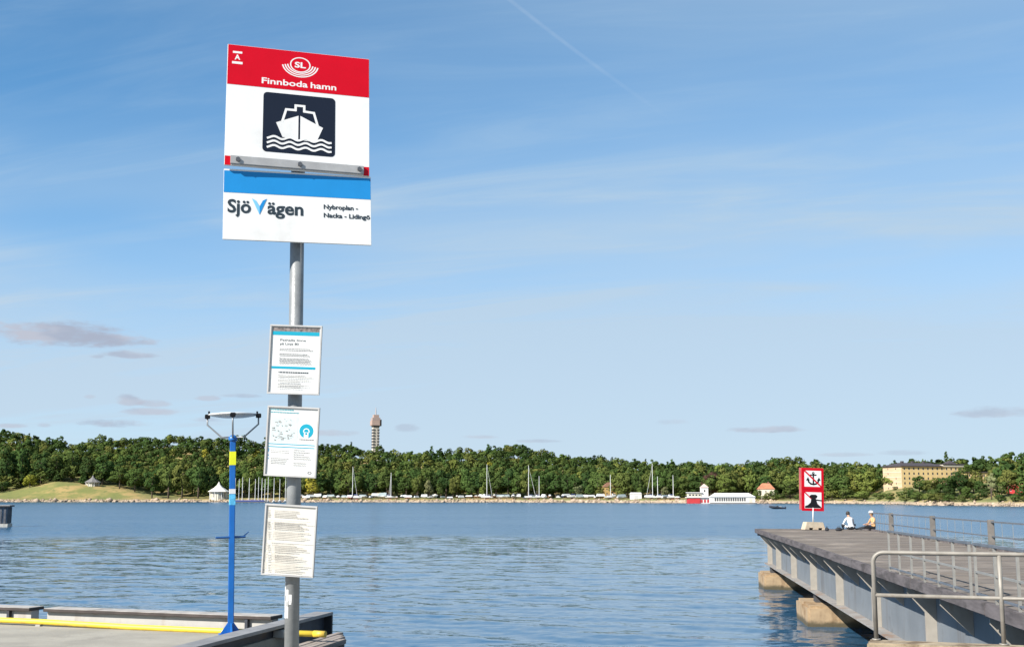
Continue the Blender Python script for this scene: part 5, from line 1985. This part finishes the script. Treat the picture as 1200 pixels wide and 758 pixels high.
def boat(kind, loc, rz, label, group=None, mast=None, scale=1.0, land=True, stay=0.0):
    nm = {'sail': 'sailing_boat', 'motor': 'motor_boat', 'cover': 'covered_boat', 'covergrey': 'covered_boat'}[kind]
    e = empty(nm, loc, rz)
    e.scale = (scale, scale, scale)
    if kind in ('sail',):
        lnk('hull', H_SAIL, e)
        lnk('cabin', CABIN, e).location = (0.1, 0, 1.45)
        lnk('boom_cover', BOOMC, e).location = (0.6, 0, 2.9)
        if land:
            lnk('keel', KEEL, e)
    elif kind == 'motor':
        lnk('hull', rbx.choice(H_VAR), e)
        w_ = lnk('wheelhouse', WHEELH, e)
        w_.location = (0.2, 0, 1.35)
        lnk('window', WHWIN, w_)
    else:
        lnk('hull', rbx.choice(H_VAR) if kind == 'cover' else H_SAIL, e)
        cv_ = lnk('cover', RIDGE if kind == 'cover' else RIDGEB, e)
        cv_.location = (0, 0, 1.15)
        cv_.scale = (1, 1, rbx.uniform(0.55, 1.35))
    if land:
        lnk('cradle', CRADLE, e)
    if mast:
        h_ = mast / scale
        MB().tube([(0.8, 0, 1.2), (0.8, 0, h_ * 0.6), (0.8, 0, h_)], [0.30, 0.27, 0.20], 6).build('mast', MASTM, e)
        MB().box((0.74, -1.0, h_ * 0.55), (0.86, 1.0, h_ * 0.55 + 0.1)).build('spreader', MASTM, e)
        if stay:
            MB().tube([(0.85, 0, h_ * 0.97), (0.85 + stay, 0, 1.6)], [0.05, 0.16], 5).build('furled_foresail', MASTM, e)
    if group and 'moored' not in group:
        px_ = PX0 + FPX * loc[0] / (loc[1] * CP)
        base_ = {'cover': 'boat under pale ridged cover, ', 'covergrey': 'boat under grey cover, ', 'motor': 'small cabin motor boat, ', 'sail': 'mastless white sailing boat, '}[kind]
        label = base_ + whereabouts(px_)
        if label in BOAT_USED:
            label = label.replace(', ', ' farther along, ')
        BOAT_USED.add(label)
    tag(e, label, 'boat', group)
    return e


def boats():
    # masts behind the timetable boards: boats moored side by side
    for k, px in enumerate((275.5, 279.8, 283.8, 291.8, 299, 302.8, 306.7, 310.2, 313.9, 320.8, 327.7, 334.5)):
        Y = 1146 + (k % 3) * 3
        top = at(px, 559.5 + 1.2 * math.sin(k * 2.1), Y).z
        p0 = at(px, 587, Y)
        boat('sail', (p0.x, Y, -0.35), R(-90 + 6 * math.sin(k)), ('first second third fourth fifth sixth seventh eighth ninth tenth eleventh twelfth'.split()[k]) + ' moored sailing boat from the blue mast, bow to the shore', 'sailing boats moored side by side', mast=top, land=False)
    # low dark blue covered float in front of them
    p0 = at(292, 586.5, 1128)
    fl = empty('floating_dock', (p0.x, 1128, 0), R(3))
    MB().box((-17, -1.6, -0.4), (17, 1.6, 0.55)).build('deck', pm('dock_deck', (0.16, 0.14, 0.13), 0.9), fl)
    MB().box((-16.8, -1.3, 0.56), (14, 0.9, 2.0)).build('blue_cover', COVERB, fl, bevel=0.3)
    tag(fl, 'low floating dock with dark blue cover below the cluster of masts', 'dock')
    # tall masts among the boats on land
    for (px, top, st, lab) in ((412.0, 546.5, 4.6, 'sailing boat with tall mast and slanting stay left of the middle shore'),
                               (457.0, 553.5, -2.0, 'sailing boat with a shorter mast right of the television tower'),
                               (569.5, 544.0, 5.0, 'sailing boat with tall mast and stay slanting right, mid shore'),
                               (620.5, 545.0, -6.5, 'sailing boat with thick tall mast and stay slanting left'),
                               (630.8, 557.5, 0, 'small masted boat just right of the thick tall mast'),
                               (763.8, 543.0, -5.2, 'sailing boat with the tallest mast left of red and white building'),
                               (772.0, 558.0, 0, 'boat with a short mast right beside the tallest mast'),
                               (788.0, 556.5, 0, 'boat with a thin single mast left of red and white building'),
                               (714.5, 556.0, 0, 'boat with a thin mast in front of the ochre house')):
        t = 9.0
        p0 = shore_pt(px, t)
        zt = at(px, top, p0.y).z - p0.z
        boat('sail', p0 + Vector((0, 0, 0.9)), R(rbx.choice([-8, 5, 172])), lab, None, mast=zt - 0.9, scale=1.0, stay=st)
    # rows of laid-up boats
    px = 346.0
    while px < 800:
        kind = rbx.choice(['cover', 'cover', 'motor', 'covergrey', 'sail', 'cover', 'motor'])
        sc_ = rbx.uniform(0.65, 1.3)
        if not (735 < px < 755):
            lab, grp = {'cover': ('boat laid up under a ridged pale cover on the far shore', 'boats under pale covers'),
                        'covergrey': ('white boat under a grey-green cover on the far shore', 'boats under grey covers'),
                        'motor': ('cabin motor boat propped on the far shore', 'motor boats on the far shore'),
                        'sail': ('mastless white sailing boat propped on the far shore', 'mastless sailing boats on the far shore')}[kind]
            p0 = shore_pt(px, rbx.uniform(5, 24))
            boat(kind, p0 + Vector((0, 0, 0.95 * sc_)), R(rbx.uniform(-80, 80) + rbx.choice([0, 180])), lab, grp, scale=sc_)
        px += rbx.uniform(4.5, 9.5)
    # dark speedboat out on the water
    p0 = at(911, 595.5, 505)
    e = empty('speedboat', (p0.x, 505, -0.15), R(172))
    e.rotation_euler = (0, R(-5), R(172))
    lnk('hull', H_DARK, e)
    MB().prism([(-0.6, 1.0), (0.8, 1.0), (0.3, 1.55), (0.1, 1.55)], -0.6, 0.6).build('windscreen', GLASS, e)
    MB().prism([(-3.5, 0.5), (-3.0, 0.5), (-3.0, 1.5), (-3.4, 1.5)], -0.2, 0.2).build('outboard', HULLD, e)
    MB().box((-1.6, -0.7, 0.99), (-0.8, 0.7, 1.35)).build('seat', pm('seat_grey', (0.3, 0.3, 0.3), 0.8), e)
    tag(e, 'small dark speedboat out on the water left of the jetty sign', 'boat')


boats()
